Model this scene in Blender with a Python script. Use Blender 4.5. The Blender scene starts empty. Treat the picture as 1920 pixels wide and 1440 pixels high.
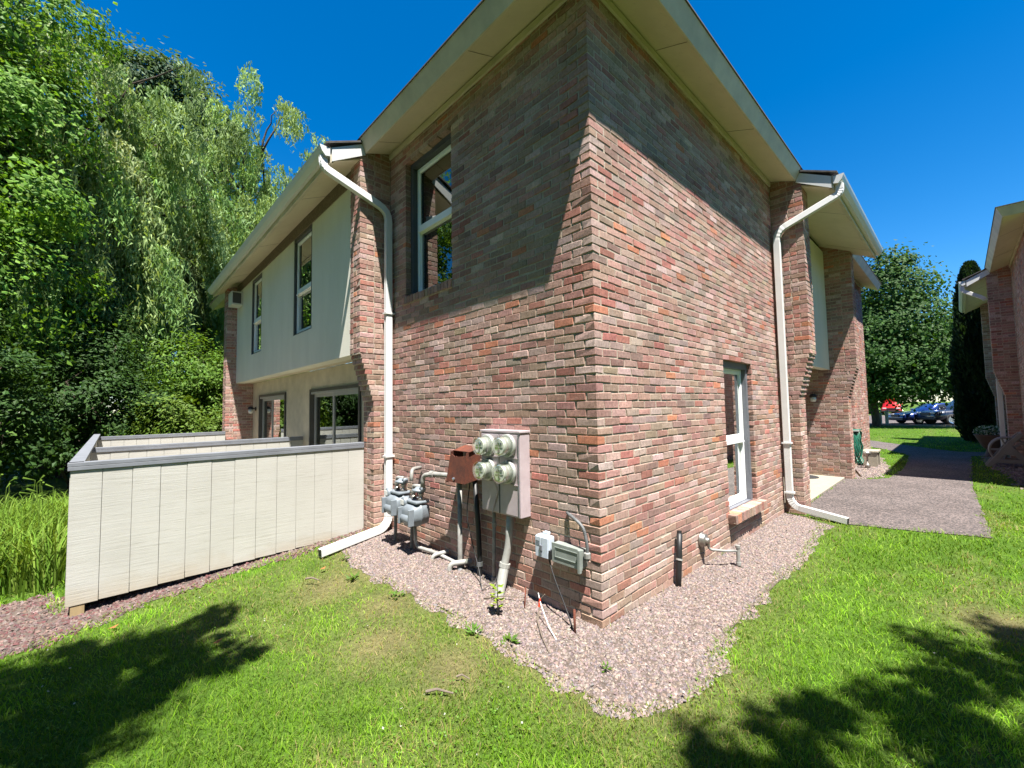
import bpy, math, random
import numpy as np
from mathutils import Vector, Matrix
rng = np.random.default_rng(7)
random.seed(7)
scene = bpy.context.scene
COL = scene.collection

# ------------------------------------------------------------------ camera
CAM = np.array([-2.6745, -1.8975, 1.65])
R_ = np.array([0.7274, -0.6861, -0.0165]); U_ = np.array([-0.0257, -0.0513, 0.9984]); F_ = np.array([0.6858, 0.7257, 0.0549])
cd = bpy.data.cameras.new('camera'); cam = bpy.data.objects.new('camera', cd); COL.objects.link(cam)
cd.sensor_width = 36; cd.lens = 14.875; cd.clip_start = 0.05; cd.clip_end = 2000
M = Matrix.Identity(4)
for i in range(3):
    M[i][0] = R_[i]; M[i][1] = U_[i]; M[i][2] = -F_[i]; M[i][3] = CAM[i]
cam.matrix_world = M
scene.camera = cam

# ------------------------------------------------------------------ world, sun, exposure
SUN = Vector((-0.177, -0.366, 1.0)).normalized()           # towards the sun
w = bpy.data.worlds.new('World'); scene.world = w; w.use_nodes = True
nt = w.node_tree; nt.nodes.clear()
sky = nt.nodes.new('ShaderNodeTexSky'); sky.sky_type = 'NISHITA'; sky.sun_disc = False
sky.sun_elevation = math.asin(SUN.z); sky.sun_rotation = math.atan2(SUN.x, SUN.y)
sky.altitude = 800; sky.air_density = 1.0; sky.dust_density = 0.3; sky.ozone_density = 4.0
hs = nt.nodes.new('ShaderNodeHueSaturation'); hs.inputs['Saturation'].default_value = 1.4
bg = nt.nodes.new('ShaderNodeBackground'); bg.inputs['Strength'].default_value = 0.064
wo = nt.nodes.new('ShaderNodeOutputWorld')
nt.links.new(sky.outputs[0], hs.inputs['Color']); nt.links.new(hs.outputs[0], bg.inputs[0]); nt.links.new(bg.outputs[0], wo.inputs[0])
sl = bpy.data.lights.new('sun', 'SUN'); sl.energy = 5.0; sl.angle = math.radians(0.55); sl.color = (1.0, 0.955, 0.88)
so = bpy.data.objects.new('sun', sl); COL.objects.link(so)
so.rotation_euler = (-SUN).to_track_quat('-Z', 'Y').to_euler()
vs = scene.view_settings
vs.view_transform = 'Standard'; vs.look = 'None'; vs.gamma = 1.0; vs.use_curve_mapping = False; vs.exposure = 1.75

# ------------------------------------------------------------------ materials
MATS = {}
class N:
    def __init__(s, name):
        s.m = bpy.data.materials.new(name); s.m.use_nodes = True; s.t = s.m.node_tree; s.n = s.t.nodes; s.l = s.t.links
        s.b = s.n['Principled BSDF']; s.out = s.n['Material Output']; MATS[name] = s.m
    def new(s, t, **k):
        x = s.n.new(t)
        for a, v in k.items():
            if a in x.inputs: x.inputs[a].default_value = v
            else: setattr(x, a, v)
        return x
    def link(s, a, b): s.l.new(a, b)
    def coord(s, kind='Object', scale=(1, 1, 1)):
        c = s.new('ShaderNodeTexCoord'); m = s.new('ShaderNodeMapping'); m.inputs['Scale'].default_value = scale
        s.link(c.outputs[kind], m.inputs[0]); return m.outputs[0]
    def geo(s, scale=(1, 1, 1)):
        c = s.new('ShaderNodeNewGeometry'); m = s.new('ShaderNodeMapping'); m.inputs['Scale'].default_value = scale
        s.link(c.outputs['Position'], m.inputs[0]); return m.outputs[0]
    def noise(s, v, scale, detail=4, rough=.6):
        x = s.new('ShaderNodeTexNoise'); x.inputs['Scale'].default_value = scale; x.inputs['Detail'].default_value = detail
        x.inputs['Roughness'].default_value = rough; s.link(v, x.inputs['Vector']); return x.outputs['Fac']
    def ramp(s, f, stops):
        x = s.new('ShaderNodeValToRGB'); e = x.color_ramp.elements
        while len(e) < len(stops): e.new(0.5)
        for k, (p, c) in enumerate(stops):
            e[k].position = p; e[k].color = (*c, 1) if len(c) == 3 else c
        s.link(f, x.inputs[0]); return x.outputs[0]
    def mix(s, f, a, b, mode='MIX'):
        x = s.new('ShaderNodeMix', data_type='RGBA', blend_type=mode)
        for sock, val in ((x.inputs[0], f), (x.inputs[6], a), (x.inputs[7], b)):
            if hasattr(val, 'is_linked') or hasattr(val, 'links'): s.link(val, sock)
            elif isinstance(val, (int, float)): sock.default_value = val
            else: sock.default_value = (*val, 1)
        return x.outputs[2]
    def bump(s, h, strength=.3, dist=.01):
        x = s.new('ShaderNodeBump'); x.inputs['Strength'].default_value = strength; x.inputs['Distance'].default_value = dist
        s.link(h, x.inputs['Height']); s.link(x.outputs[0], s.b.inputs['Normal']); return x
    def base(s, c):
        if isinstance(c, tuple): s.b.inputs['Base Color'].default_value = (*c, 1)
        else: s.link(c, s.b.inputs['Base Color'])
    def set(s, **k):
        for a, v in k.items(): s.b.inputs[a.replace('_', ' ')].default_value = v
        return s

def simple(name, col, rough=.6, var=.12, nscale=6, metal=0, bumps=.15, bscale=60, spec=.5, bdist=.002, streak=False):
    n = N(name); v = n.geo((1, 1, .18) if streak else (1, 1, 1))
    f = n.noise(v, nscale, 5)
    d = tuple(c * (1 - var) for c in col); l = tuple(min(1, c * (1 + var * .6)) for c in col)
    n.base(n.ramp(f, [(.3, d), (.7, l)]))
    n.set(Roughness=rough, Metallic=metal); n.b.inputs['Specular IOR Level'].default_value = spec
    if bumps: n.bump(n.noise(n.geo(), bscale, 4), bumps, bdist)
    return n.m

def attr_mat(name, attr='tint', rough=.8, trans=0, nscale=0, var=.3, bump=0, bscale=200, bdist=.003, spec=.3, streak=None):
    n = N(name); a = n.new('ShaderNodeAttribute', attribute_name=attr); c = a.outputs['Color']
    if nscale:
        f = n.noise(n.geo(streak or (1, 1, 1)), nscale, 5, .7)
        k = n.ramp(f, [(.25, (1 - var,) * 3), (.75, (1 + var * .5,) * 3)])
        c = n.mix(1.0, c, k, 'MULTIPLY')
    n.base(c); n.set(Roughness=rough); n.b.inputs['Specular IOR Level'].default_value = spec
    if bump: n.bump(n.noise(n.geo(), bscale, 5, .7), bump, bdist)
    if trans:
        t = n.new('ShaderNodeBsdfTranslucent'); mx = n.new('ShaderNodeMixShader'); mx.inputs[0].default_value = trans
        g = n.mix(1.0, c, (1.25, 1.15, .45), 'MULTIPLY')
        n.link(g, t.inputs[0]); n.link(n.b.outputs[0], mx.inputs[1]); n.link(t.outputs[0], mx.inputs[2]); n.link(mx.outputs[0], n.out.inputs[0])
    return n.m

# brick: per-brick colour attribute, sandy grain, scorch and efflorescence
n = N('brick'); a = n.new('ShaderNodeAttribute', attribute_name='tint')
v = n.geo(); f1 = n.noise(v, 38, 6, .75); f2 = n.noise(v, 210, 4, .7); f3 = n.noise(v, 9, 4, .6)
c = n.mix(1.0, a.outputs['Color'], n.ramp(f1, [(.28, (.55, .53, .52)), (.52, (1, 1, 1)), (.78, (1.28, 1.24, 1.2))]), 'MULTIPLY')
c = n.mix(1.0, c, n.ramp(f2, [(.3, (.72, .72, .72)), (.6, (1.08, 1.08, 1.08))]), 'MULTIPLY')
c = n.mix(n.ramp(f3, [(.55, (0, 0, 0)), (.85, (.45, .45, .45))]), c, (.40, .34, .30))
zs = n.new('ShaderNodeSeparateXYZ'); n.link(n.geo(), zs.inputs[0]); zr = n.new('ShaderNodeMapRange'); zr.inputs[1].default_value = 0.0; zr.inputs[2].default_value = .55; zr.inputs[3].default_value = .5; zr.inputs[4].default_value = 0; n.link(zs.outputs[2], zr.inputs[0])
ns = n.noise(n.geo(), 5, 5, .7); ml = n.new('ShaderNodeMath', operation='MULTIPLY'); n.link(zr.outputs[0], ml.inputs[0]); n.link(n.ramp(ns, [(.35, (0,) * 3), (.6, (1,) * 3)]), ml.inputs[1])
c = n.mix(ml.outputs[0], c, (.27, .21, .14))
lg = n.noise(n.geo((1, 1, .5)), 1.6, 4, .6); c = n.mix(1.0, c, n.ramp(lg, [(.3, (.78, .77, .76)), (.5, (1.0, 1.0, 1.0)), (.7, (1.1, 1.09, 1.08))]), 'MULTIPLY')
st_ = n.noise(n.geo((1, 1, .12)), 130, 4, .75)
c = n.mix(1.0, c, n.ramp(st_, [(.32, (.70, .69, .68)), (.5, (1, 1, 1)), (.72, (1.16, 1.14, 1.12))]), 'MULTIPLY')
n.base(c); n.set(Roughness=.92); n.b.inputs['Specular IOR Level'].default_value = .2
ad = n.new('ShaderNodeMath', operation='ADD'); n.link(f1, ad.inputs[0]); n.link(f2, ad.inputs[1]); n.bump(ad.outputs[0], .35, .004)
n = N('mortar'); v = n.geo(); f = n.noise(v, 25, 6, .7); f2 = n.noise(v, 160, 4, .7)
n.base(n.mix(1.0, n.ramp(f, [(.25, (.31, .25, .195)), (.7, (.50, .42, .335))]), n.ramp(f2, [(.3, (.75,) * 3), (.7, (1.1,) * 3)]), 'MULTIPLY'))
n.set(Roughness=.95); n.bump(f2, .6, .008)
CREAM = (.52, .46, .345)
simple('cream_trim', CREAM, .55, .2, 3.2, bumps=.08, bscale=40, streak=False)
n = N('soffit'); v = n.geo(); f = n.noise(v, 1.6, 6, .7); f2 = n.noise(v, 14, 4)
n.base(n.mix(n.ramp(f2, [(.6, (0, 0, 0)), (.75, (.22,) * 3)]), n.ramp(f, [(.3, (.56, .485, .345)), (.7, (.66, .58, .43))]), (.30, .26, .18))); n.set(Roughness=.7)
n = N('stucco'); v = n.geo((1, 1, .25)); f = n.noise(v, 2.2, 6, .7)
n.base(n.ramp(f, [(.3, (.60, .58, .50)), (.7, (.69, .665, .58))])); n.set(Roughness=.85); n.bump(n.noise(n.geo(), 120, 4), .3, .003)
n = N('siding'); v = n.geo(); g = n.noise(n.geo((2.2, 2.2, 46)), 1.5, 6, .75); d = n.noise(v, 2.0, 5)
zc = n.new('ShaderNodeSeparateXYZ'); n.link(n.geo(), zc.inputs[0])
dirt = n.new('ShaderNodeMapRange'); dirt.inputs[1].default_value = -.1; dirt.inputs[2].default_value = .28; n.link(zc.outputs[2], dirt.inputs[0])
dn = n.new('ShaderNodeMath', operation='ADD'); n.link(dirt.outputs[0], dn.inputs[0]); n.link(n.ramp(d, [(.3, (.0,) * 3), (.7, (.6,) * 3)]), dn.inputs[1])
c = n.mix(1.0, n.ramp(d, [(.3, (.385, .378, .35)), (.7, (.43, .423, .395))]), n.ramp(g, [(.34, (.84, .83, .80)), (.42, (.98, .97, .96)), (.6, (1, 1, 1))]), 'MULTIPLY')
n.base(n.mix(n.ramp(dn.outputs[0], [(.35, (.7,) * 3), (1.0, (0,) * 3)]), c, (.36, .30, .21))); n.set(Roughness=.7); n.bump(g, .45, .005)
simple('grey_cap', (.17, .18, .205), .5, .18, 5, bumps=.15, bscale=25)
simple('white_metal', (.60, .605, .60), .35, .05, 3, bumps=0)
simple('white_vinyl', (.78, .79, .80), .4, .04, 3, bumps=0)
simple('dark_trim', (.06, .062, .07), .5, .15, 8, bumps=0)
simple('slate_trim', (.125, .13, .15), .45, .1, 8, bumps=0)
simple('bronze_trim', (.075, .07, .065), .45, .15, 8, bumps=0)
simple('alu_trim', (.33, .33, .32), .45, .1, 8, bumps=0)
simple('shingle', (.075, .068, .066), .9, .4, 18, bumps=.6, bscale=90)
simple('frieze_brown', (.16, .12, .085), .9, .5, 30, bumps=.5, bscale=80)
simple('concrete', (.27, .24, .19), .85, .12, 5, bumps=.3, bscale=90)
simple('pipe_grey', (.25, .245, .23), .55, .35, 14, bumps=.1, bscale=60)
simple('pvc_grey', (.30, .30, .28), .55, .22, 12, bumps=.05)
simple('black_plastic', (.012, .012, .013), .5, .3, 9, bumps=.1)
simple('gas_grey', (.165, .19, .215), .45, .15, 12, bumps=.12, bscale=90)
simple('gas_dark', (.12, .125, .13), .55, .3, 20, bumps=.2, bscale=90)
simple('box_blue', (.44, .49, .56), .45, .08, 9, bumps=.05)
simple('box_green', (.21, .235, .215), .55, .18, 14, bumps=.1)
simple('brass', (.33, .30, .27), .4, .2, 20, metal=.8)
simple('wood_post', (.34, .25, .13), .85, .3, 12, bumps=.3, streak=True)
simple('red_plastic', (.55, .05, .02), .5, .1, 9, bumps=0)
simple('hose_green', (.02, .13, .085), .4, .2, 9, bumps=0)
simple('terracotta', (.11, .06, .045), .8, .2, 14)
simple('reel_plastic', (.22, .205, .185), .6, .08, 5, bumps=.05)
simple('rubber', (.018, .018, .018), .8, .2, 20)
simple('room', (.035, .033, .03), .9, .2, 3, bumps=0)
simple('blind', (.42, .39, .31), .8, .06, 3, bumps=0)
simple('chrome', (.55, .56, .58), .25, .1, 9, metal=.9, bumps=0)
simple('mat_black', (.02, .02, .022), .95, .4, 60, bumps=.6, bscale=150)
simple('twig', (.14, .11, .085), .9, .3, 30, bumps=.3)
simple('post_pale', (.42, .52, .44), .6, .1, 9, bumps=0)
for nm, c in (('paint_blue', (.014, .035, .17)), ('paint_slate', (.03, .035, .05)), ('paint_red', (.42, .012, .01)), ('paint_silver', (.4, .41, .42))):
    simple(nm, c, .25, .03, 3, metal=.3, bumps=0); MATS[nm].node_tree.nodes['Principled BSDF'].inputs['Coat Weight'].default_value = .8
simple('car_glass', (.02, .025, .03), .05, .05, 3, bumps=0, spec=.8)
simple('lamp_glass', (.6, .6, .58), .15, .05, 3, bumps=0)
# electric cabinet: weathered pinkish-grey enamel with scratches
n = N('cabinet'); v = n.geo(); f = n.noise(v, 7, 6, .7); f2 = n.noise(n.geo((1, 1, .2)), 45, 5, .7)
n.base(n.mix(n.ramp(f2, [(.6, (0,) * 3), (.78, (.6,) * 3)]), n.ramp(f, [(.3, (.36, .295, .315)), (.7, (.45, .385, .405))]), (.22, .18, .165))); n.set(Roughness=.6, Metallic=.1); n.bump(f2, .1, .002)
n = N('rust'); v = n.geo(); f = n.noise(v, 12, 7, .75); f2 = n.noise(v, 90, 5, .7)
c = n.ramp(f, [(.25, (.045, .014, .010)), (.52, (.115, .03, .015)), (.66, (.17, .042, .016)), (.80, (.34, .13, .03)), (.93, (.45, .26, .09))])
n.base(n.mix(1.0, c, n.ramp(f2, [(.3, (.55,) * 3), (.7, (1.15,) * 3)]), 'MULTIPLY')); n.set(Roughness=.9); n.bump(f2, .5, .004)
# glass
def glass(name, tint, k, rough=.0):
    n = N(name); fr = n.new('ShaderNodeFresnel'); fr.inputs[0].default_value = 1.52
    ml = n.new('ShaderNodeMath', operation='MULTIPLY'); ml.inputs[1].default_value = k; ml.use_clamp = True; n.link(fr.outputs[0], ml.inputs[0])
    t = n.new('ShaderNodeBsdfTransparent'); t.inputs[0].default_value = (*tint, 1); g = n.new('ShaderNodeBsdfGlossy'); g.inputs['Roughness'].default_value = rough
    g.inputs[0].default_value = (.95, 1, .97, 1)
    mx = n.new('ShaderNodeMixShader'); n.link(ml.outputs[0], mx.inputs[0]); n.link(t.outputs[0], mx.inputs[1]); n.link(g.outputs[0], mx.inputs[2]); n.link(mx.outputs[0], n.out.inputs[0])
glass('pane', (.5, .53, .51), 2.6); glass('dome_glass', (.95, .97, .93), .35)
simple('meter_face', (.50, .51, .46), .5, .06, 9, bumps=0); simple('meter_metal', (.40, .41, .385), .42, .1, 9, metal=.35, bumps=0)
# ground
n = N('lawn_soil'); v = n.geo(); a = n.new('ShaderNodeAttribute', attribute_name='tint'); f2 = n.noise(v, 28, 5, .7); f3 = n.noise(v, 3.2, 5, .7); f4 = n.noise(v, 90, 4, .7)
c = n.mix(1.0, a.outputs['Color'], n.ramp(f3, [(.3, (.7, .75, .7)), (.7, (1.25, 1.2, 1.2))]), 'MULTIPLY')
c = n.mix(1.0, c, n.ramp(f4, [(.3, (.6,) * 3), (.7, (1.3,) * 3)]), 'MULTIPLY')
n.base(n.mix(1.0, c, n.ramp(f2, [(.3, (.6,) * 3), (.7, (1.3,) * 3)]), 'MULTIPLY')); n.set(Roughness=1.0); n.b.inputs['Specular IOR Level'].default_value = .1; n.bump(f2, .8, .03)
n = N('dirt'); v = n.geo(); f = n.noise(v, 14, 6, .7); f2 = n.noise(v, 90, 5, .7)
n.base(n.mix(1.0, n.ramp(f, [(.3, (.06, .045, .035)), (.7, (.15, .115, .095))]), n.ramp(f2, [(.3, (.6,) * 3), (.7, (1.2,) * 3)]), 'MULTIPLY')); n.set(Roughness=1.0); n.bump(f2, .7, .015)
n = N('asphalt'); v = n.geo(); f = n.noise(v, 1.3, 6, .7); f2 = n.noise(v, 140, 3, .8); f4 = n.noise(v, 45, 4, .7)
vo = n.new('ShaderNodeTexVoronoi'); vo.inputs['Scale'].default_value = 66; n.link(v, vo.inputs['Vector'])
c = n.ramp(f, [(.3, (.060, .049, .047)), (.7, (.103, .086, .083))])
c = n.mix(1.0, c, n.ramp(vo.outputs['Color'], [(.1, (.35,) * 3), (.55, (1.05,) * 3), (.95, (2.5, 2.3, 2.2))]), 'MULTIPLY')
c = n.mix(1.0, c, n.ramp(f4, [(.3, (.75,) * 3), (.7, (1.15,) * 3)]), 'MULTIPLY')
n.base(c); n.set(Roughness=.95); n.bump(vo.outputs['Distance'], .7, .01)
attr_mat('stone', rough=.9, nscale=160, var=.3, bump=.4, bscale=300, bdist=.002)
attr_mat('grass_blade', rough=.8, trans=.3, spec=.08)
attr_mat('leaf', rough=.6, trans=.38, spec=.25)
attr_mat('bark', rough=.95, nscale=9, var=.5, bump=.8, bscale=14, bdist=.05, streak=(1, 1, .25))

# ------------------------------------------------------------------ mesh helpers
def npmesh(name, V, quads=None, tris=None, tint=None):
    me = bpy.data.meshes.new(name); V = np.asarray(V, np.float32)
    parts, starts, o = [], [], 0
    for F, k in ((tris, 3), (quads, 4)):
        if F is not None and len(F):
            F = np.asarray(F, np.int32); parts.append(F.ravel()); starts.append(o + np.arange(len(F)) * k); o += F.size
    L = np.concatenate(parts).astype(np.int32); S = np.concatenate(starts).astype(np.int32)
    me.vertices.add(len(V)); me.vertices.foreach_set('co', V.ravel())
    me.loops.add(len(L)); me.loops.foreach_set('vertex_index', L)
    me.polygons.add(len(S)); me.polygons.foreach_set('loop_start', S)
    me.update(calc_edges=True); me.shade_flat()
    if tint is not None:
        T = np.ones((len(V), 4), np.float32); T[:, :3] = tint
        me.attributes.new('tint', 'FLOAT_COLOR', 'POINT').data.foreach_set('color', T.ravel())
    return me

def link(name, me, mat=None, parent=None):
    o = bpy.data.objects.new(name, me); COL.objects.link(o)
    if mat: me.materials.append(MATS[mat])
    if parent is not None: o.parent = parent
    return o
def tag(o, label, cat, group=None):
    o['label'] = label; o['category'] = cat
    if group: o['group'] = group
    return o
def thing(name, label, cat, group=None, loc=(0, 0, 0)):
    o = bpy.data.objects.new(name, None); COL.objects.link(o); o.empty_display_size = .2
    return tag(o, label, cat, group)
def structure(o): o['kind'] = 'structure'; return o
def stuff(o): o['kind'] = 'stuff'; return o

class MB:
    def __init__(s): s.v = []; s.f = []
    def add(s, vs, fs):
        b = len(s.v); s.v += [tuple(map(float, p)) for p in vs]; s.f += [tuple(b + i for i in f) for f in fs]
    def box(s, x0, x1, y0, y1, z0, z1):
        s.add([(x, y, z) for z in (z0, z1) for y in (y0, y1) for x in (x0, x1)], [(0, 2, 3, 1), (4, 5, 7, 6), (0, 1, 5, 4), (2, 6, 7, 3), (0, 4, 6, 2), (1, 3, 7, 5)])
    def hexa(s, p):   # 8 points: bottom 4 (ring), top 4 (ring)
        s.add(p, [(3, 2, 1, 0), (4, 5, 6, 7), (0, 1, 5, 4), (1, 2, 6, 5), (2, 3, 7, 6), (3, 0, 4, 7)])
    def prism(s, ring0, ring1):
        k = len(ring0); s.add(list(ring0) + list(ring1), [tuple(range(k - 1, -1, -1)), tuple(range(k, 2 * k))] + [(i, (i + 1) % k, k + (i + 1) % k, k + i) for i in range(k)])
    def loft(s, rings, caps=True, closed=True):
        k = len(rings[0]); b = len(s.v); s.v += [tuple(map(float, p)) for r in rings for p in r]
        for j in range(len(rings) - 1):
            for i in range(k if closed else k - 1):
                i2 = (i + 1) % k; s.f.append((b + j * k + i, b + j * k + i2, b + (j + 1) * k + i2, b + (j + 1) * k + i))
        if caps:
            s.f.append(tuple(b + i for i in range(k - 1, -1, -1))); s.f.append(tuple(b + (len(rings) - 1) * k + i for i in range(k)))
    def tube(s, pts, rad, n=8, caps=True):
        pts = [Vector(p) for p in pts]; rads = rad if isinstance(rad, (list, tuple)) else [rad] * len(pts)
        rings = []; up = None
        for i, p in enumerate(pts):
            d = (pts[min(i + 1, len(pts) - 1)] - pts[max(i - 1, 0)]).normalized()
            if up is None: up = Vector((0, 0, 1)) if abs(d.z) < .9 else Vector((1, 0, 0))
            a = d.cross(up).normalized(); up = a.cross(d).normalized()
            rings.append([p + rads[i] * (math.cos(2 * math.pi * k / n) * a + math.sin(2 * math.pi * k / n) * up) for k in range(n)])
        s.loft(rings, caps)
    def rtube(s, pts, hw, hh, side, sc=None):   # rectangular duct swept along pts; side = fixed width axis
        pts = [Vector(p) for p in pts]; side = Vector(side); rings = []
        prof = [(-1, -.85), (-.85, -1), (-.35, -1), (-.3, -.9), (.3, -.9), (.35, -1), (.85, -1), (1, -.85), (1, .85), (.85, 1), (.35, 1), (.3, .9), (-.3, .9), (-.35, 1), (-.85, 1), (-1, .85)]
        for i, p in enumerate(pts):
            d = (pts[min(i + 1, len(pts) - 1)] - pts[max(i - 1, 0)]).normalized()
            a = (side - d * side.dot(d)).normalized(); b = a.cross(d).normalized(); k = sc[i] if sc else 1
            rings.append([p + a * (q[0] * hw * k) + b * (q[1] * hh * k) for q in prof])
        s.loft(rings)
    def lathe(s, prof, o, axis, n=20):     # prof: (r, t) along axis
        ax = Vector(axis).normalized(); u = Vector((0, 0, 1)) if abs(ax.z) < .9 else Vector((1, 0, 0)); a = ax.cross(u).normalized(); b = a.cross(ax); o = Vector(o)
        s.loft([[o + ax * t + r * (math.cos(2 * math.pi * k / n) * a + math.sin(2 * math.pi * k / n) * b) for k in range(n)] for r, t in prof])
    def mesh(s, name):
        me = bpy.data.meshes.new(name); me.from_pydata(s.v, [], s.f); me.update(); return me
    def obj(s, name, mat, parent=None, smooth=False, bevel=0):
        me = s.mesh(name)
        if smooth: me.polygons.foreach_set('use_smooth', [True] * len(me.polygons))
        o = link(name, me, mat, parent)
        if bevel:
            b = o.modifiers.new('bevel', 'BEVEL'); b.width = bevel; b.segments = 2; b.limit_method = 'ANGLE'
        return o
class Fr:      # local frame: u along, n outward, z up
    def __init__(s, O, eu, en): s.O = np.array(O, float); s.u = np.array(eu, float); s.n = np.array(en, float)
    def p(s, u, n, z): q = s.O + u * s.u + n * s.n; return (q[0], q[1], z)
    def box(s, mb, u0, u1, n0, n1, z0, z1):
        mb.hexa([s.p(u0, n0, z0), s.p(u1, n0, z0), s.p(u1, n1, z0), s.p(u0, n1, z0), s.p(u0, n0, z1), s.p(u1, n0, z1), s.p(u1, n1, z1), s.p(u0, n1, z1)])
    def prism(s, mb, poly, u0, u1):       # poly of (n, z)
        mb.prism([s.p(u0, a, b) for a, b in poly], [s.p(u1, a, b) for a, b in poly])
def rounded(pts, r, k=5):
    pts = [Vector(p) for p in pts]; out = [pts[0]]
    for i in range(1, len(pts) - 1):
        a, b, c = pts[i - 1], pts[i], pts[i + 1]; d1 = (a - b); d2 = (c - b); q = min(r, d1.length * .45, d2.length * .45)
        s0 = b + d1.normalized() * q; s1 = b + d2.normalized() * q
        for j in range(k + 1):
            t = j / k; out.append(s0 * (1 - t) ** 2 + b * 2 * t * (1 - t) + s1 * t * t)
    return out + [pts[-1]]
def vnoise(x, y, scale, seed=0):
    g = np.random.default_rng(seed).random((64, 64)); X = np.asarray(x) * scale; Y = np.asarray(y) * scale
    xi = np.floor(X).astype(int); yi = np.floor(Y).astype(int); fx = X - xi; fy = Y - yi; fx = fx * fx * (3 - 2 * fx); fy = fy * fy * (3 - 2 * fy)
    G = lambda a, b: g[a % 64, b % 64]
    return (G(xi, yi) * (1 - fx) + G(xi + 1, yi) * fx) * (1 - fy) + (G(xi, yi + 1) * (1 - fx) + G(xi + 1, yi + 1) * fx) * fy
def sm(t): t = np.clip(t, 0, 1); return t * t * (3 - 2 * t)
def gh(x, y):
    x = np.asarray(x, float); y = np.asarray(y, float)
    t = np.clip((x + 2.9) / 2.9, 0, 1)
    return sm(y / 3.3) * (1 - sm((y - 14) / 10)) * (-.135 + .235 * t) * (1 - sm((x - .2) / 1.5)) 
def inpoly(x, y, poly):
    x = np.asarray(x); y = np.asarray(y); r = np.zeros(x.shape, bool); m = len(poly)
    for i in range(m):
        x0, y0 = poly[i]; x1, y1 = poly[(i + 1) % m]
        c = ((y0 > y) != (y1 > y)) & (x < (x1 - x0) * (y - y0) / (y1 - y0 + 1e-12) + x0); r ^= c
    return r
def edgedist(x, y, poly):
    d = np.full(np.shape(x), 1e9); m = len(poly)
    for i in range(m):
        ax, ay = poly[i]; bx, by = poly[(i + 1) % m]; L = (bx - ax) ** 2 + (by - ay) ** 2 + 1e-12
        t = np.clip(((x - ax) * (bx - ax) + (y - ay) * (by - ay)) / L, 0, 1); d = np.minimum(d, np.hypot(x - ax - t * (bx - ax), y - ay - t * (by - ay)))
    return d

# ------------------------------------------------------------------ ground, paths
def axis_pts(lo, hi, c, fine, r, g=1.35):
    a = [c]; s = fine
    while a[-1] < hi: a.append(a[-1] + s); s = s if abs(a[-1] - c) < r else s * g
    b = [c]; s = fine
    while b[-1] > lo: b.append(b[-1] - s); s = s if abs(b[-1] - c) < r else s * g
    return np.array(sorted(set(b + a)))
gx = axis_pts(-500, 700, .5, .11, 6, 1.25); gy = axis_pts(-500, 700, 1, .11, 5.5, 1.25)
X, Y = np.meshgrid(gx, gy, indexing='ij'); Z = gh(X, Y); nx, ny = X.shape
idx = np.arange(nx * ny).reshape(nx, ny)
Q = np.stack([idx[:-1, :-1], idx[1:, :-1], idx[1:, 1:], idx[:-1, 1:]], -1).reshape(-1, 4)
LAWN = (X.copy(), Y.copy(), Z.copy(), Q)

GRAVEL = [(4.62, .02), (4.60, -.30), (4.29, -.55), (3.4, -.60), (2.4, -.64), (1.66, -.63), (.9, -.67), (.29, -.68), (.02, -.78), (-.3, -.74), (-.54, -.63), (-.66, -.45),
          (-.69, -.25), (-.66, .1), (-.64, .46), (-.68, 1.0), (-.70, 1.63), (-.78, 2.3), (-.76, 2.75), (-.66, 3.2), (-.25, 3.30), (.02, 3.3), (.02, .02)]
BED2 = [(9.1, .02), (13.55, .02), (13.55, -.20), (12.6, -.30), (11.6, -.52), (10.6, -.60), (9.6, -.58), (8.98, -.34)]
BEDN = [(9.5, -2.93), (9.5, -2.62), (11.6, -2.55), (12.9, -2.35), (14.5, -2.30), (16.0, -2.3), (16.0, -2.93)]
CHIPS = [(-4.4, 3.0), (-3.5, 2.98), (-3.05, 3.12), (-2.6, 3.30), (-1.6, 3.40), (-.8, 3.44), (-.25, 3.46), (-.25, 3.75), (-2.9, 3.75), (-3.1, 4.35), (-4.8, 4.35)]
def dryness(x, y):
    d = sm((vnoise(x, y, 1.1, 11) * .6 + vnoise(x, y, 3.7, 12) * .4 - .50) / .22); eg = edgedist(x, y, GRAVEL)
    d = np.maximum(d * .28, sm((.55 - eg) / .55) * (.35 + .65 * vnoise(x, y, 2.3, 5)) * np.where(x < .2, .9, .35))
    for cx, cy, r in ((-1.22, 1.0, .16), (-1.05, .42, .12), (-1.14, 2.24, .2), (2.13, -2.02, .14), (-.95, 1.5, .14)): d = np.maximum(d, .82 * np.exp(-((x - cx) ** 2 + (y - cy) ** 2) / r))
    return np.clip(d, 0, 1)
_d = dryness(LAWN[0], LAWN[1]).reshape(-1, 1)
structure(link('lawn', npmesh('lawn', np.stack(LAWN[:3], -1).reshape(-1, 3), LAWN[3], tint=np.array([[.058, .112, .014]]) * (1 - _d) + np.array([[.14, .115, .06]]) * _d), 'lawn_soil'))
def patch(name, poly, step, dz, mat):
    P = np.array(poly); xs = np.arange(P[:, 0].min() - step, P[:, 0].max() + step, step); ys = np.arange(P[:, 1].min() - step, P[:, 1].max() + step, step)
    X, Y = np.meshgrid(xs, ys, indexing='ij'); i = np.arange(X.size).reshape(X.shape)
    q = np.stack([i[:-1, :-1], i[1:, :-1], i[1:, 1:], i[:-1, 1:]], -1).reshape(-1, 4)
    ok = inpoly(X[:-1, :-1].ravel() + step / 2, Y[:-1, :-1].ravel() + step / 2, poly)
    V = np.stack([X, Y, gh(X, Y) + dz], -1).reshape(-1, 3); q = q[ok]; u, inv = np.unique(q, return_inverse=True)
    return structure(link(name, npmesh(name, V[u], inv.reshape(-1, 4)), mat))
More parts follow.
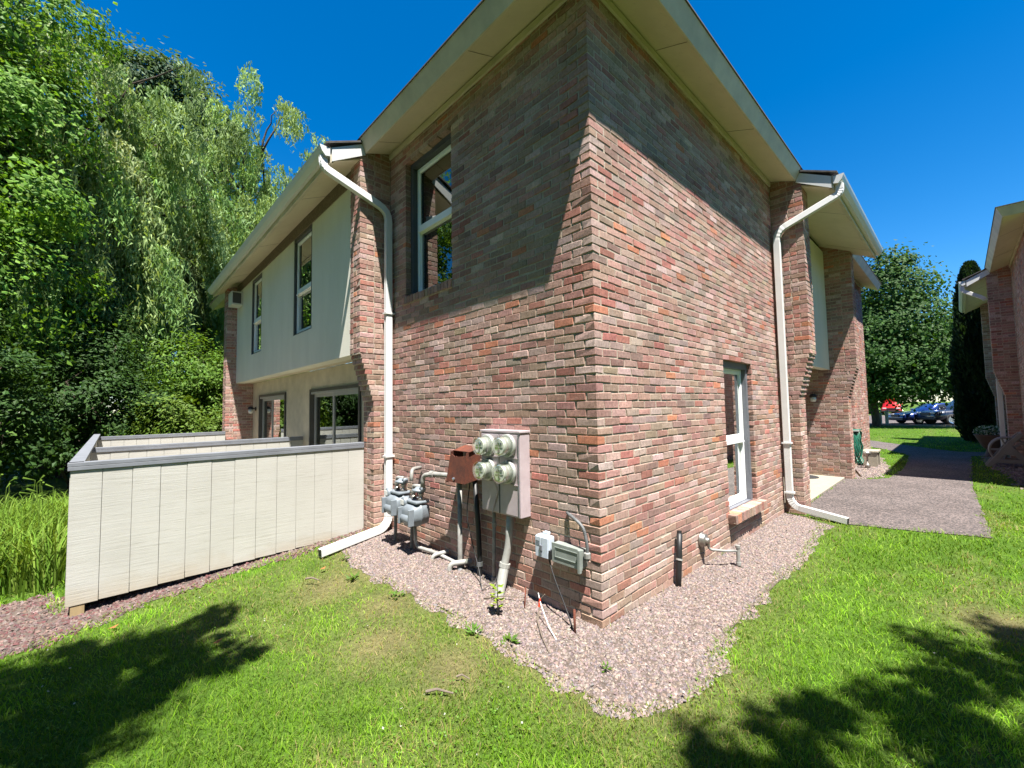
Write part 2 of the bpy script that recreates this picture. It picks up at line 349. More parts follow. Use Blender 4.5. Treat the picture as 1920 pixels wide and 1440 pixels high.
patch('gravel_bed', GRAVEL, .06, .006, 'dirt'); patch('gravel_bed', BED2, .06, .006, 'dirt'); patch('planting_bed', BEDN, .06, .006, 'dirt'); patch('mulch_strip', CHIPS, .06, .006, 'dirt')
def sheet(name, poly, z, mat, wob=0.0, th=0):
    pts = []
    for i in range(len(poly)):
        a = Vector(poly[i]); b = Vector(poly[(i + 1) % len(poly)]); k = max(1, int((b - a).length / .12)) if wob else 1
        for j in range(k):
            p = a.lerp(b, j / k); pts.append((p.x + random.uniform(-wob, wob), p.y + random.uniform(-wob, wob)))
    mb = MB()
    if th: mb.prism([(x, y, z - th) for x, y in pts], [(x, y, z) for x, y in pts])
    else: mb.add([(x, y, z) for x, y in pts], [tuple(range(len(pts)))])
    return structure(mb.obj(name, mat))
PATH = [(4.66, -.50), (4.50, -.66), (4.62, -.95), (4.75, -1.5), (4.96, -2.07), (7.0, -2.03), (9.4, -1.97), (12.0, -1.99), (13.6, -2.02), (15.6, -2.02), (16.2, -2.9), (17.4, -2.9), (16.9, -1.75), (17.7, -1.1), (20.6, .8), (24, 3.0), (31, 7),
        (30, 8.3), (23.0, 4.3), (18.2, 1.0), (16.6, 0.0), (15.4, -.55), (14.7, -.76), (11.2, -.86), (9.43, -.76), (8.98, -.46), (8.84, -.11), (5.2, -.11), (5.12, -.30), (4.75, -.30)]
sheet('walkway', PATH, .010, 'asphalt', .018)
mb = MB(); mb.box(5.12, 8.79, -.105, 1.6, -.05, .035); structure(mb.obj('concrete_landing', 'concrete', bevel=.008))
sheet('parking_lot', [(35.2, -40), (62, -40), (62, 60), (35.2, 60)], .012, 'asphalt')
mb = MB(); mb.box(35.0, 35.2, -40, 60, -.02, .11); structure(mb.obj('kerb', 'concrete'))

# ------------------------------------------------------------------ houses
house = thing('brick_townhouse', 'large two-storey brick townhouse with cream eaves in the middle of the picture', 'house')
house2 = thing('brick_townhouse', 'shaded brick townhouse across the walkway at the right edge', 'house')
CH = .0677; BL = .2032; BH = .0558; JT = .0112
PAL = [((.345, .215, .185), 32), ((.36, .25, .215), 28), ((.305, .22, .175), 18), ((.315, .25, .20), 12), ((.25, .175, .15), 8), ((.42, .20, .125), 3), ((.44, .36, .325), 6), ((.30, .25, .22), 6), ((.40, .315, .28), 14), ((.34, .165, .135), 9), ((.34, .28, .205), 2)]
PW = np.array([p[1] for p in PAL], float); PW /= PW.sum(); PC = np.array([p[0] for p in PAL]) * np.array([1.10, .985, .985])
BR = {'c': [], 'u': [], 'n': [], 'h': [], 'tint': [], 'own': []}
def brick(c, eu, en, lu, lz, ld, own, rot=0.0):
    """centre of the front face, tangent, outward normal, length, height, depth"""
    eu = np.array(eu, float); en = np.array(en, float)
    BR['c'].append(np.array(c, float) + en * (max(-.0006, rng.normal(.0006, .0014)) - ld / 2)); BR['u'].append(eu + en * rng.normal(0, .005) + np.array([0, 0, rng.normal(0, .006)])); BR['n'].append(en)
    BR['h'].append((lu / 2, lz / 2, ld / 2)); t = PC[rng.choice(len(PC), p=PW)] * rng.uniform(.78, 1.16) * rng.uniform(.95, 1.05, 3); BR['tint'].append(t); BR['own'].append(own)
def run(fr, u0, u1, z0, z1, own, openings=(), starts=None, depth=.1):
    """courses of stretchers between u0 and u1; starts(k) -> extra offset of the first joint at u0"""
    k0 = int(math.floor(z0 / CH)); k1 = int(math.ceil(z1 / CH))
    for k in range(k0, k1):
        za = k * CH + JT / 2; zb = min(za + BH, z1)
        if zb - za < .02: continue
        zm = (za + zb) / 2; s, ph = starts(k) if starts else (0, (k % 2) * BL / 2)
        segs = [(u0 + s, u1)]
        for (a, b, c, d) in openings:
            if c - .02 < zm < d:
                segs = [q for (p, r) in segs for q in ((p, min(r, a)), (max(p, b), r)) if q[1] - q[0] > .02]
        for (p, r) in segs:
            x = ph + math.floor((p - ph) / BL + 1e-6) * BL; j = [p]
            while x < r - 1e-6:
                if x > p + .045 and x < r - .045: j.append(x)
                x += BL
            j.append(r)
            for a, b in zip(j[:-1], j[1:]):
                sag = .003 * math.sin(a * 1.7 + k * .9)
                lz = (zb - za) + rng.normal(0, .0018)
                brick(np.array(fr.p((a + b) / 2, 0, zm + sag)), fr.u, fr.n, b - a - JT + rng.normal(0, .0015), lz, depth, own)
def wallgrid(mb, fr, u0, u1, z0, z1, n0, n1, openings=()):
    us = sorted({u0, u1, *[max(u0, min(u1, q)) for o in openings for q in o[:2]]}); zs = sorted({z0, z1, *[max(z0, min(z1, q)) for o in openings for q in o[2:]]})
    solid = lambda i, j: 0 <= i < len(us) - 1 and 0 <= j < len(zs) - 1 and not any(o[0] < (us[i] + us[i + 1]) / 2 < o[1] and o[2] < (zs[j] + zs[j + 1]) / 2 < o[3] for o in openings)
    for i in range(len(us) - 1):
        for j in range(len(zs) - 1):
            if not solid(i, j): continue
            a, b, c, d = us[i], us[i + 1], zs[j], zs[j + 1]; P = fr.p
            mb.add([P(a, n1, c), P(b, n1, c), P(b, n1, d), P(a, n1, d)], [(0, 1, 2, 3)]); mb.add([P(a, n0, c), P(b, n0, c), P(b, n0, d), P(a, n0, d)], [(3, 2, 1, 0)])
            if not solid(i - 1, j): mb.add([P(a, n0, c), P(a, n1, c), P(a, n1, d), P(a, n0, d)], [(0, 1, 2, 3)])
            if not solid(i + 1, j): mb.add([P(b, n0, c), P(b, n1, c), P(b, n1, d), P(b, n0, d)], [(3, 2, 1, 0)])
            if not solid(i, j - 1): mb.add([P(a, n0, c), P(b, n0, c), P(b, n1, c), P(a, n1, c)], [(0, 1, 2, 3)])
            if not solid(i, j + 1): mb.add([P(a, n0, d), P(b, n0, d), P(b, n1, d), P(a, n1, d)], [(3, 2, 1, 0)])
MIN = -.0037    # mortar set behind the brick face
def grow(o, e): return (o[0] - e, o[1] + e, o[2] - e, o[3] + e)

frA = Fr((0, 0, 0), (0, 1, 0), (-1, 0, 0)); frB = Fr((0, 0, 0), (1, 0, 0), (0, -1, 0))
WA = (1.87, 2.86, 3.05, 4.82); WB = (2.55, 3.50, .375, 2.175)
ZT = 5.06
mb = MB(); wallgrid(mb, frA, .26, 3.28, -.3, 5.3, -.25, MIN, [grow(WA, .014)]); wallA = mb.obj('wall', 'mortar', house)
mb = MB(); wallgrid(mb, frB, .008, 4.75, -.3, 5.3, -.25, MIN, [grow(WB, .014)])
mb.box(.008, .2501, .2501, .26, -.3, 5.3); wallB = mb.obj('wall', 'mortar', house)
stA = lambda k: (BL, 0.0) if k % 2 == 0 else (BL / 2, BL / 2)
stB = lambda k: (BL / 2, BL / 2) if k % 2 == 0 else (BL, 0.0)
run(frA, 0, 3.278, -.14, ZT, wallA, [WA], stA); run(frB, 0, 4.745, -.14, ZT, wallB, [WB], stB)
def corner(px, py, sx, sy, k, longx, own, short=.0914, long=.1934):
    """corner brick with its outer corner at px, py, reaching sx, sy inwards"""
    lx, ly = (long, short) if longx else (short, long)
    zm = k * CH + CH / 2
    brick((px + sx * lx / 2, py, zm), (1, 0, 0), (0, -sy, 0), lx, BH, ly, own)
for k in range(-2, int(ZT / CH) + 1): corner(0, 0, 1, 1, k, k % 2 == 1, wallB)

def pier(P, out, side, wu, wl, th, u0, own_parent, ztop, zc0=1.73, zc1=2.36):
    """brick wing: visible face through P, growing outwards along out; corbelled between zc0 and zc1"""
    out = np.array((*out, 0), float); side = np.array((*side, 0), float); P = np.array((*P, 0), float)
    wf = lambda z: wu if z >= zc1 else wl if z <= zc0 else wl + (wu - wl) * math.floor((z - zc0) / CH + 1) / math.floor((zc1 - zc0) / CH + 1)
    f1 = Fr(P, out, -side); mb = MB(); k0 = -2; k1 = int(math.ceil(ztop / CH)); own = link('pier', bpy.data.meshes.new('pier'), None, own_parent)
    segs = [(-.3, zc0, wl), (zc1, ztop, wu)] if wu != wl else [(-.3, ztop, wu)]
    for k in range(k0, k1):
        z = k * CH + CH / 2; w = wf(z); zz = (z - BH / 2); c1 = P + out * w
        if zc0 < z < zc1 and wu != wl: segs.append((k * CH, (k + 1) * CH, w))
        el, es = (.1934, .0914) if k % 2 == 0 else (.0914, .1934)       # extent along out / along side at near corner
        brick(c1 - out * el / 2 + np.array([0, 0, z]), out, -side, el, BH, es, own)
        run(f1, u0, w - el - JT / 2, k * CH, k * CH + CH, own, starts=lambda k: (.0, ((k + 1) % 2) * BL / 2 + .03))
        f2 = Fr(P + out * w, side, out); a = es + JT; b = th - .0914
        if b - a > .05: brick(np.array(f2.p((a + b - JT) / 2, 0, z)), side, out, b - a - JT, BH, .0914, own)
        brick(np.array(f2.p(th - .0457, 0, z)), side, out, .0914, BH, .1934, own)
    for a, b, w in segs:
        f1.box(mb, u0, w + MIN, -th - MIN, MIN, a, b)
    me = mb.mesh('pier'); me.materials.append(MATS['mortar']); own.data = me
    return own
pier((0, 3.28), (-1, 0), (0, 1), .42, .23, .30, 0, house, 5.12)
pier((4.75, 0), (0, -1), (1, 0), .42, .25, .36, 0, house, 5.12)
pier((8.8, 0), (0, -1), (1, 0), .42, .24, .36, -1.55, house, 5.12)
pier((0, 10.85), (-1, 0), (0, 1), .60, .60, .36, -.12, house, 4.84)
# next block of the same row, and the far block on the patio side
frB3 = Fr((9.16, 0, 0), (1, 0, 0), (0, -1, 0)); W3 = (1.05, 2.05, .375, 2.175)
mb = MB(); wallgrid(mb, frB3, .008, 4.5, -.3, 5.3, -.25, MIN, [grow(W3, .014)]); mb.box(13.66 - .25, 13.66 - .008, .25, 6, -.3, 5.3); wall3 = mb.obj('wall', 'mortar', house)
run(frB3, 0, 4.5, -.07, ZT, wall3, [W3])
frA4 = Fr((0, 11.21, 0), (0, 1, 0), (-1, 0, 0))
mb = MB(); wallgrid(mb, frA4, .008, 3.2, -.3, 5.3, -.25, MIN); wall4 = mb.obj('wall', 'mortar', house)

# neighbouring house: mirrored across the walkway
frN = Fr((9.45, -2.95, 0), (1, 0, 0), (0, 1, 0)); frNX = Fr((9.45, -2.95, 0), (0, -1, 0), (-1, 0, 0))
mb = MB(); wallgrid(mb, frN, .26, 4.65, -.3, 5.3, -.25, MIN); wallN = mb.obj('wall', 'mortar', house2)
mb = MB(); wallgrid(mb, frNX, .008, 5, -.3, 5.3, -.25, MIN); mb.box(9.458, 9.71, -3.2, -2.958, -.3, 5.3); wallNX = mb.obj('wall', 'mortar', house2)
run(frN, 0, 4.645, -.07, ZT, wallN); run(frNX, .1, 5, -.07, ZT, wallNX)
pN = pier((14.1, -2.95), (0, 1), (1, 0), .42, .25, .36, -.0, house2, 5.12)
pier((19.0, -2.95), (0, 1), (1, 0), .42, .25, .36, -1.2, house2, 5.12)

# rowlock sills
def sill(fr, u0, u1, zt, own, proj, h=.1, d=.2, slope=.25):
    nb = int(round((u1 - u0) / .067)); s = (u1 - u0) / nb
    for i in range(nb):
        c = np.array(fr.p(u0 + (i + .5) * s, proj, zt - h / 2)); brick(c, fr.u, fr.n, s - .008, h, d, own)
s1 = link('sill', bpy.data.meshes.new('sill'), None, house); s2 = link('sill', bpy.data.meshes.new('sill'), None, house)
sill(frA, WA[0] - .02, WA[1] + .08, WA[2] + .012, s1, .022, .088, .18); sill(frB, WB[0] - .06, WB[1] + .12, WB[2] + .005, s2, .085, .105, .22)
for o, fr, w, pr, e in ((s1, frA, WA, .02, (.02, .08)), (s2, frB, WB, .085, (.06, .12))):
    mb = MB(); fr.box(mb, w[0] - e[0] + .006, w[1] + e[1] - .006, -.1, pr - .010, w[2] - .085, w[2] + .002 ); me = mb.mesh('sill'); me.materials.append(MATS['mortar']); o.data = me

# ---- windows
def window(parent, fr, o, inset, trim='dark_trim', rail=.5, blind=None, room=.9, frame='white_vinyl', fw=.05, tw=.035, tf=.05):
    u0, u1, z0, z1 = o; mb = MB(); a, b = -inset, -inset + .05
    for (p, q, r, s) in ((u0, u0 + tw, z0, z1), (u1 - tw, u1, z0, z1), (u0 + tw, u1 - tw, z1 - tw - .015, z1), (u0 + tw, u1 - tw, z0, z0 + .02)):
        fr.box(mb, p + .001, q - .001, a, a + tf, r + .001, s - .001)
    win = mb.obj('window', trim, parent)
    x0, x1, y0, y1 = u0 + tw + .002, u1 - tw - .002, z0 + .022, z1 - tw - .017; zm = y0 + (y1 - y0) * rail
    mb = MB()
    for (p, q, r, s) in ((x0, x0 + fw, y0, y1), (x1 - fw, x1, y0, y1), (x0 + fw, x1 - fw, y1 - fw, y1), (x0 + fw, x1 - fw, y0, y0 + fw + .02)):
        fr.box(mb, p, q, a - .012, b - .012, r, s)
    fr.box(mb, x0 + fw, x1 - fw, a - .005, b - .004, zm - .045, zm + .045)
    fr.box(mb, x0 + fw, x1 - fw, b - .003, b + .010, zm - .05, zm - .028)
    mb.obj('sash', frame, win, bevel=.004)
    for (p, q, off) in ((y0 + fw + .02, zm - .045, -.012), (zm + .045, y1 - fw, .004)):
        mb = MB(); fr.box(mb, x0 + fw, x1 - fw, a + .012 + off, a + .016 + off, p, q); mb.obj('pane', 'pane', win)
        mb = MB(); g = .014
        for (k, l, r, s) in ((x0 + fw, x0 + fw + g, p, q), (x1 - fw - g, x1 - fw, p, q), (x0 + fw + g, x1 - fw - g, q - g, q), (x0 + fw + g, x1 - fw - g, p, p + g)):
            fr.box(mb, k, l, a + .018 + off, a + .026 + off, r, s)
        mb.obj('glazing_bead', frame, win)
    if blind:
        mb = MB(); fr.box(mb, x0 + .02, x1 - .02, a - .06, a - .04, y1 - (y1 - y0) * blind, y1); fr.box(mb, x0 + .02, x1 - .02, a - .065, a - .035, y1 - (y1 - y0) * blind - .02, y1 - (y1 - y0) * blind); mb.obj('blind', 'blind', win)
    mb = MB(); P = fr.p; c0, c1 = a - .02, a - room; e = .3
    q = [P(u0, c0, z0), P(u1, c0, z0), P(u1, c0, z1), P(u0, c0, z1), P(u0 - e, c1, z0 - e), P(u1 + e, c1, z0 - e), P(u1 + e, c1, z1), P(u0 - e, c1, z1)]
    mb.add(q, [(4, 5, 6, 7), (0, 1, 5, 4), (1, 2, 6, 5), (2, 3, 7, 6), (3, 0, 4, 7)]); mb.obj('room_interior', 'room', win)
    return win
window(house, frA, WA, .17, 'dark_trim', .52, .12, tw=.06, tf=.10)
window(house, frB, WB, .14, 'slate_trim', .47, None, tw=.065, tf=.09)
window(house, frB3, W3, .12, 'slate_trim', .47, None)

# ---- patio side: upper stucco bay, lower wall, sliding doors
XS = .38; frS = Fr((-XS, 3.58, 0), (0, 1, 0), (-1, 0, 0)); SW = [(5.20 - 3.58, 6.15 - 3.58, 2.97, 4.70), (8.37 - 3.58, 9.27 - 3.58, 2.95, 4.68)]
mb = MB(); wallgrid(mb, frS, 0.002, 10.85 - 3.58 - .002, 2.38, 4.70, -.20, 0, SW); st = mb.obj('stucco_bay', 'stucco', house)
mb = MB(); frS.box(mb, .002, 7.265, -XS + .002, -.202, 2.385, 2.42); mb.obj('bay_underside', 'cream_trim', house)
mb = MB(); frS.box(mb, .003, 7.264, -.19, .012, 4.702, 4.90); mb.obj('frieze_board', 'frieze_brown', house)
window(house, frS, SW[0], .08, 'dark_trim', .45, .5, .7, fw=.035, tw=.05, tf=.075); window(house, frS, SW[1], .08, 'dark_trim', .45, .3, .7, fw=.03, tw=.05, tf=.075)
frL = Fr((0, 3.58, 0), (0, 1, 0), (-1, 0, 0)); DO = [(.62, 2.82, .08, 2.04), (4.35, 6.55, .08, 2.05)]
mb = MB(); wallgrid(mb, frL, .002, 7.268, -.3, 2.384, -.2, -.01, DO); mb.obj('lower_wall', 'cream_trim', house)
for d, o in enumerate(DO):
    mb = MB(); u0, u1, z0, z1 = o
    for (p, q, r, s) in ((u0, u0 + .05, z0, z1), (u1 - .05, u1, z0, z1), (u0 + .05, u1 - .05, z1 - .05, z1), (u0 + .05, u1 - .05, z0, z0 + .03)): frL.box(mb, p, q, -.12, .02, r, s)
    dr = mb.obj('sliding_door', 'bronze_trim', house); um = (u0 + u1) / 2
    mb = MB(); frL.box(mb, u0 + .05, u1 - .05, -.09, .005, z1 - .09, z1 - .052)
    for (p, q, n) in ((u0 + .05, um + .03, -.03), (um - .03, u1 - .05, -.075)):
        for (k, l, r, s) in ((p, p + .06, z0 + .03, z1 - .09), (q - .06, q, z0 + .03, z1 - .09), (p + .06, q - .06, z1 - .145, z1 - .09), (p + .06, q - .06, z0 + .03, z0 + .11)): frL.box(mb, k, l, n - .018, n + .018, r, s)
    mb.obj('door_frame', 'alu_trim', dr)
    for (p, q, n) in ((u0 + .11, um - .03, -.03), (um + .03, u1 - .11, -.075)):
        mb = MB(); frL.box(mb, p, q, n - .003, n + .003, z0 + .11, z1 - .145); mb.obj('pane', 'pane', dr)
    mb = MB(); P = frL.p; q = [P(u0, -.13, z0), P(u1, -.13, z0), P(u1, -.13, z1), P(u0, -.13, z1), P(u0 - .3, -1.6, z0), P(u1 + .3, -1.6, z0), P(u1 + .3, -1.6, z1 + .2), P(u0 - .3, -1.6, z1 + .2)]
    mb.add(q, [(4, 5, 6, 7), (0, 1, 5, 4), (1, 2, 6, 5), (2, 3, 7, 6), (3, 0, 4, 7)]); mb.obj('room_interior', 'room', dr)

# ---- entry side: recessed stucco above the landing, back wall of the alcove
frE = Fr((5.11, .05, 0), (1, 0, 0), (0, -1, 0))
mb = MB(); frE.box(mb, .002, 3.688, -.15, 0, 2.36, 5.0); mb.obj('stucco_bay', 'stucco', house)
mb = MB(); frE.box(mb, .002, 3.688, -1.5, -.152, 2.40, 2.45); mb.obj('porch_ceiling', 'cream_trim', house)
mb = MB(); frE.box(mb, .002, 3.688, -1.62, -1.502, -.2, 2.5); mb.obj('porch_wall', 'cream_trim', house)
mb = MB(); frE.box(mb, 1.2, 2.2, -1.50, -1.46, .04, 2.1); dr = mb.obj('door', 'slate_trim', house)
mb = MB(); mb.lathe([(.0, 0), (.03, .0), (.03, .05), (0, .06)], frE.p(2.08, -1.46, 1.0), (0, -1, 0), 10); mb.obj('handle', 'brass', dr)

# ---- eaves: fascia, sloped soffit, frieze, drip edge, gutter
SL = .46
def eave_main(parent, fr, o0, o1, i0, i1, endcap=True):
    """square-cut fascia leaning outwards, sloped soffit; a start at i0 == 0 is mitred round the house corner"""
    P = fr.p; st = (lambda w: -w) if i0 == 0 else (lambda w: o0)
    def strip(name, mat, poly):
        mb = MB(); mb.prism([P(st(a), a, b) for a, b in poly], [P(o1, a, b) for a, b in poly]); return mb.obj(name, mat, parent)
    strip('fascia', 'cream_trim', [(.34, 4.985), (.36, 4.985), (.43, 5.155), (.41, 5.155)])
    mb = MB(); a = [P(st(.342), .342, 4.992), P(o1, .342, 4.992), P(i1, -.02, 5.13), P(i0 if i0 else .02, -.02, 5.13)]
    mb.hexa(a + [(x, y, z + .02) for x, y, z in a]); mb.obj('soffit', 'soffit', parent)
    u = (i0 if i0 else 0) + 1.1
    while u < min(o1, i1) - .3:
        mb = MB(); q = [P(u, .335, 4.9935), P(u + .004, .335, 4.9935), P(u + .004, .03, 5.1095), P(u, .03, 5.1095)]; mb.hexa([(x, y, z - .0022) for x, y, z in q] + q); mb.obj('soffit_joint', 'frieze_brown', parent); u += 1.83
    strip('frieze_board', 'cream_trim', [(.003, 5.03), (.026, 5.03), (.026, 5.095), (.003, 5.106)])
    strip('drip_edge', 'shingle', [(.30, 5.157), (.442, 5.157), (.442, 5.169), (.30, 5.169)])
def eave_bay(parent, fr, l0, l1, wi):
    mb = MB(); fr.box(mb, l0, l1, .785, .805, 4.70, 4.895); mb.obj('fascia', 'cream_trim', parent)
    mb = MB(); fr.box(mb, l0 + .02, l1 - .02, .755, .783, 4.712, 4.745); mb.obj('soffit_trim', 'cream_trim', parent)
    mb = MB(); P = fr.p; za = 4.725; zb = 4.725 + SL * (.784 - wi)
    a = [P(l0 + .021, .784, za), P(l1 - .021, .784, za), P(l1 - .021, wi, zb), P(l0 + .021, wi, zb)]
    mb.hexa(a + [(x, y, z + .02) for x, y, z in a]); mb.obj('soffit', 'soffit', parent)
    u = l0 + 1.3
    while u < l1 - .3:
        wj = max(wi, .06); zj = za + SL * (.784 - wj); mb = MB(); q = [P(u, .745, za + SL * .039 - .001), P(u + .004, .745, za + SL * .039 - .001), P(u + .004, wj, zj - .001), P(u, wj, zj - .001)]; mb.hexa([(x, y, z - .0022) for x, y, z in q] + q); mb.obj('soffit_joint', 'frieze_brown', parent); u += 2.44
    mb = MB(); k = [(.808, 4.868), (.808, 4.765), (.862, 4.752), (.905, 4.80), (.925, 4.845), (.932, 4.872), (.922, 4.872)]
    inner = [(a - .004 if a > .82 else a + .004, b + .004) for a, b in k][::-1]
    ring = k + [(p[0], min(p[1], 4.871)) for p in inner]
    fr.prism(mb, ring, l0 - .02, l1 + .02)
    for e in (l0 - .022, l1 + .020): fr.prism(mb, k, e, e + .002)
    mb.obj('gutter', 'white_metal', parent)
    for e0, e1 in ((l0 - .018, l0 + .002), (l1 - .002, l1 + .018)):
        mb = MB(); fr.prism(mb, [(.784, 4.712), (.784, 4.885), (.405, 5.09), (.355, 4.965)], e0, e1); mb.obj('eave_return', 'white_metal', parent)
        mb = MB(); fr.prism(mb, [(.86, 4.90), (.86, 4.925), (.39, 5.138), (.39, 5.113)], e0 - .025, e1 + .002); mb.obj('drip_edge', 'shingle', parent)
eave_main(house, frA, -.39, 3.262, 0, 3.275); 
mb = None
def mains(parent, frx, fry, lx, ly):
    eave_main(parent, frx, -.39, lx, 0, lx)
frB_e = Fr((0, 0, 0), (1, 0, 0), (0, -1, 0))
eave_main(house, frB_e, -.39, 4.732, 0, 4.745)
eave_bay(house, frA, 3.28, 11.55, .30); eave_bay(house, frB, 4.75, 9.14, -.1)
fr3 = Fr((0, 0, 0), (1, 0, 0), (0, -1, 0)); eave_main(house, fr3, 9.14, 14.05, 9.14, 13.70)
fr4 = Fr((0, 0, 0), (0, 1, 0), (-1, 0, 0)); eave_main(house, fr4, 11.55, 14.8, 11.55, 14.4)
eave_main(house2, frNX, -.39, 5, 0, 5); eave_main(house2, Fr((9.45, -2.95, 0), (1, 0, 0), (0, 1, 0)), -.368, 4.65, 0, 4.65)
eave_bay(house2, frN, 4.65, 9.91, -.1)
frE2 = Fr((14.47, -3.0, 0), (1, 0, 0), (0, 1, 0)); mb = MB(); frE2.box(mb, 0, 4.5, -.15, 0, 2.36, 5.0); mb.obj('stucco_bay', 'stucco', house2)
mb = MB(); frE2.box(mb, 0, 4.5, -1.62, -1.5, -.2, 5.0); mb.obj('porch_wall', 'cream_trim', house2)
# roofs (hipped slabs)
def roof(parent, x0, x1, y0, y1, ze, s, flipy=1):
    mb = MB(); h = 5.0; rx0, rx1 = x0 + h, x1 - h
    ys, ye = (y0, y1) if flipy == 1 else (y1, y0); yr = ys + flipy * h
    e = [(x0, ys, ze), (x1, ys, ze), (x1, ye, ze), (x0, ye, ze), (rx0, yr, ze + s * h), (rx1, yr, ze + s * h), (rx1, ye, ze + s * h), (rx0, ye, ze + s * h)]
    mb.add(e, [(0, 1, 5, 4), (1, 2, 6, 5), (3, 0, 4, 7), (4, 5, 6, 7)])
    return mb.obj('roof', 'shingle', parent)
r = roof(house, -.438, 14.05, -.438, 14.8, 5.170, .18)
def bay_roof(parent, fr, l0, l1):
    mb = MB(); P = fr.p; mb.add([P(l0, .86, 4.927), P(l1, .86, 4.927), P(l1, .30, 5.152), P(l0, .30, 5.152)], [(0, 1, 2, 3)]); mb.obj('bay_roof', 'shingle', parent)
bay_roof(r, frA, 3.262, 11.56); bay_roof(r, frB, 4.732, 9.15)
r = roof(house2, 9.012, 24, -14, -2.512, 5.170, .18, -1)
bay_roof(r, frN, 4.632, 9.92)

# ---- downspouts
def downspout(parent, pts, side, hw=.033, hh=.045, r=.14, straps=()):
    pp = rounded(pts, r, 8); sc = []
    seg = len(pts) - 2; sc = [1.0]
    for i in range(seg): sc += [1.0 if j % 2 == 0 or j in (0, 8) else .93 for j in range(9)]
    sc += [1.0]; mb = MB(); mb.rtube(pp, hw, hh, side, sc); o = mb.obj('downspout', 'white_metal', parent)
    e1 = Vector(pts[-1]); dr = (e1 - Vector(pts[-2])).normalized(); mb = MB(); mb.rtube([e1 + dr * .0005, e1 + dr * .002], hw * .86, hh * .86, side); mb.obj('outlet_shade_plug', 'black_plastic', o)  # black plug paints the shade inside the open spout end
    for q, ax in straps:
        mb = MB(); x, y, z = q; mb.box(x - (.062 if ax == 'x' else .045), x + (.062 if ax == 'x' else .045), y - (.045 if ax == 'x' else .062), y + (.045 if ax == 'x' else .062), z - .012, z + .012); mb.obj('strap', 'white_metal', o)
    return o
downspout(house, [(-.868, 3.33, 4.76), (-.868, 3.31, 4.62), (-.075, 3.19, 4.27), (-.075, 3.19, .24), (-.16, 3.18, .15), (-.98, 3.0, .09)], (0, 1, 0), straps=[((-.072, 3.19, 1.05), 'x'), ((-.072, 3.19, 2.9), 'x')])
downspout(house, [(4.81, -.868, 4.76), (4.80, -.868, 4.62), (4.672, -.085, 4.27), (4.672, -.085, .22), (4.665, -.16, .12), (4.52, -.78, .055)], (1, 0, 0), straps=[((4.672, -.085, 1.05), 'y'), ((4.672, -.085, .32), 'y')])
downspout(house2, [(14.15, -2.08, 4.76), (14.15, -2.08, 4.62), (14.16, -2.46, 4.35), (14.19, -2.48, 4.30)], (1, 0, 0), r=.06)
mb = MB(); mb.rtube([(14.55, -2.62, 2.2), (14.55, -2.62, .3)], .04, .05, (1, 0, 0)); mb.obj('downspout', 'white_metal', house2)

# ------------------------------------------------------------------ patio fences
def fence(label, P0, eu, en, length, z0, z1, capw=.11, z0b=None, post=()):
    t = thing('patio_fence', label, 'fence', 'cream board patio fences')
    fr = Fr((*P0, 0), (*eu, 0), (*en, 0)); nb = max(1, int(round(length / .2032))); s = length / nb; zb = z0 if z0b is None else z0b
    mb = MB(); fr.box(mb, .004, length - .004, -.05, -.008, max(z0, zb) + .012, z1); mb.obj('backing', 'siding', t)
    me = {}
    for i in range(nb):
        f = i / max(1, nb - 1); zz = round(z0 + (zb - z0) * f, 3) + (.012 if i >= 6 and zb != z0 else 0) ; mb = MB()
        fr.box(mb, i * s + .0020, (i + 1) * s - .0020, -.0075, .0 + rng.uniform(-.0015, .0015), zz, z1 - .002); mb.obj('board', 'siding', t, bevel=.002)
    mb = MB(); fr.box(mb, -.02, length + .0, -.09, .012, z1, z1 + .035); fr.box(mb, -.018, length - .001, .0025, .0115, z1 - .036, z1 - .001); mb.obj('cap', 'grey_cap', t, bevel=.003)
    for u, n0, n1, za, zc in post:
        mb = MB(); fr.box(mb, u, u + .09, n0, n1, za, zc); mb.obj('post', 'wood_post', t)
    return t
fence('near cream board fence with grey cap joining the brick pier', (-2.93, 3.56), (1, 0), (0, -1), 2.695, -.035, 1.185, z0b=.045, post=((.03, -.10, -.006, -.3, -.037), (1.4, -.145, -.051, -.15, 1.1), (2.3, -.145, -.051, -.1, 1.1)))
fence('long outer side of the cream patio fence running away along the lilies', (-2.935, 10.9), (0, -1), (-1, 0), 7.33, -.03, 1.185, post=((3.0, -.145, -.051, -.2, 1.1),))
fence('middle cream fence dividing the two patios', (-2.882, 6.72), (1, 0), (0, -1), 2.862, -.02, 1.13, post=((.02, -.145, -.051, -.2, 1.05),))
fence('farthest cream patio fence in front of the shrubs', (-2.882, 10.74), (1, 0), (0, -1), 2.28, -.02, 1.13)
mb = MB(); mb.box(-2.80, -.26, 3.70, 10.6, .0, .06); structure(mb.obj('patio_slab', 'concrete'))

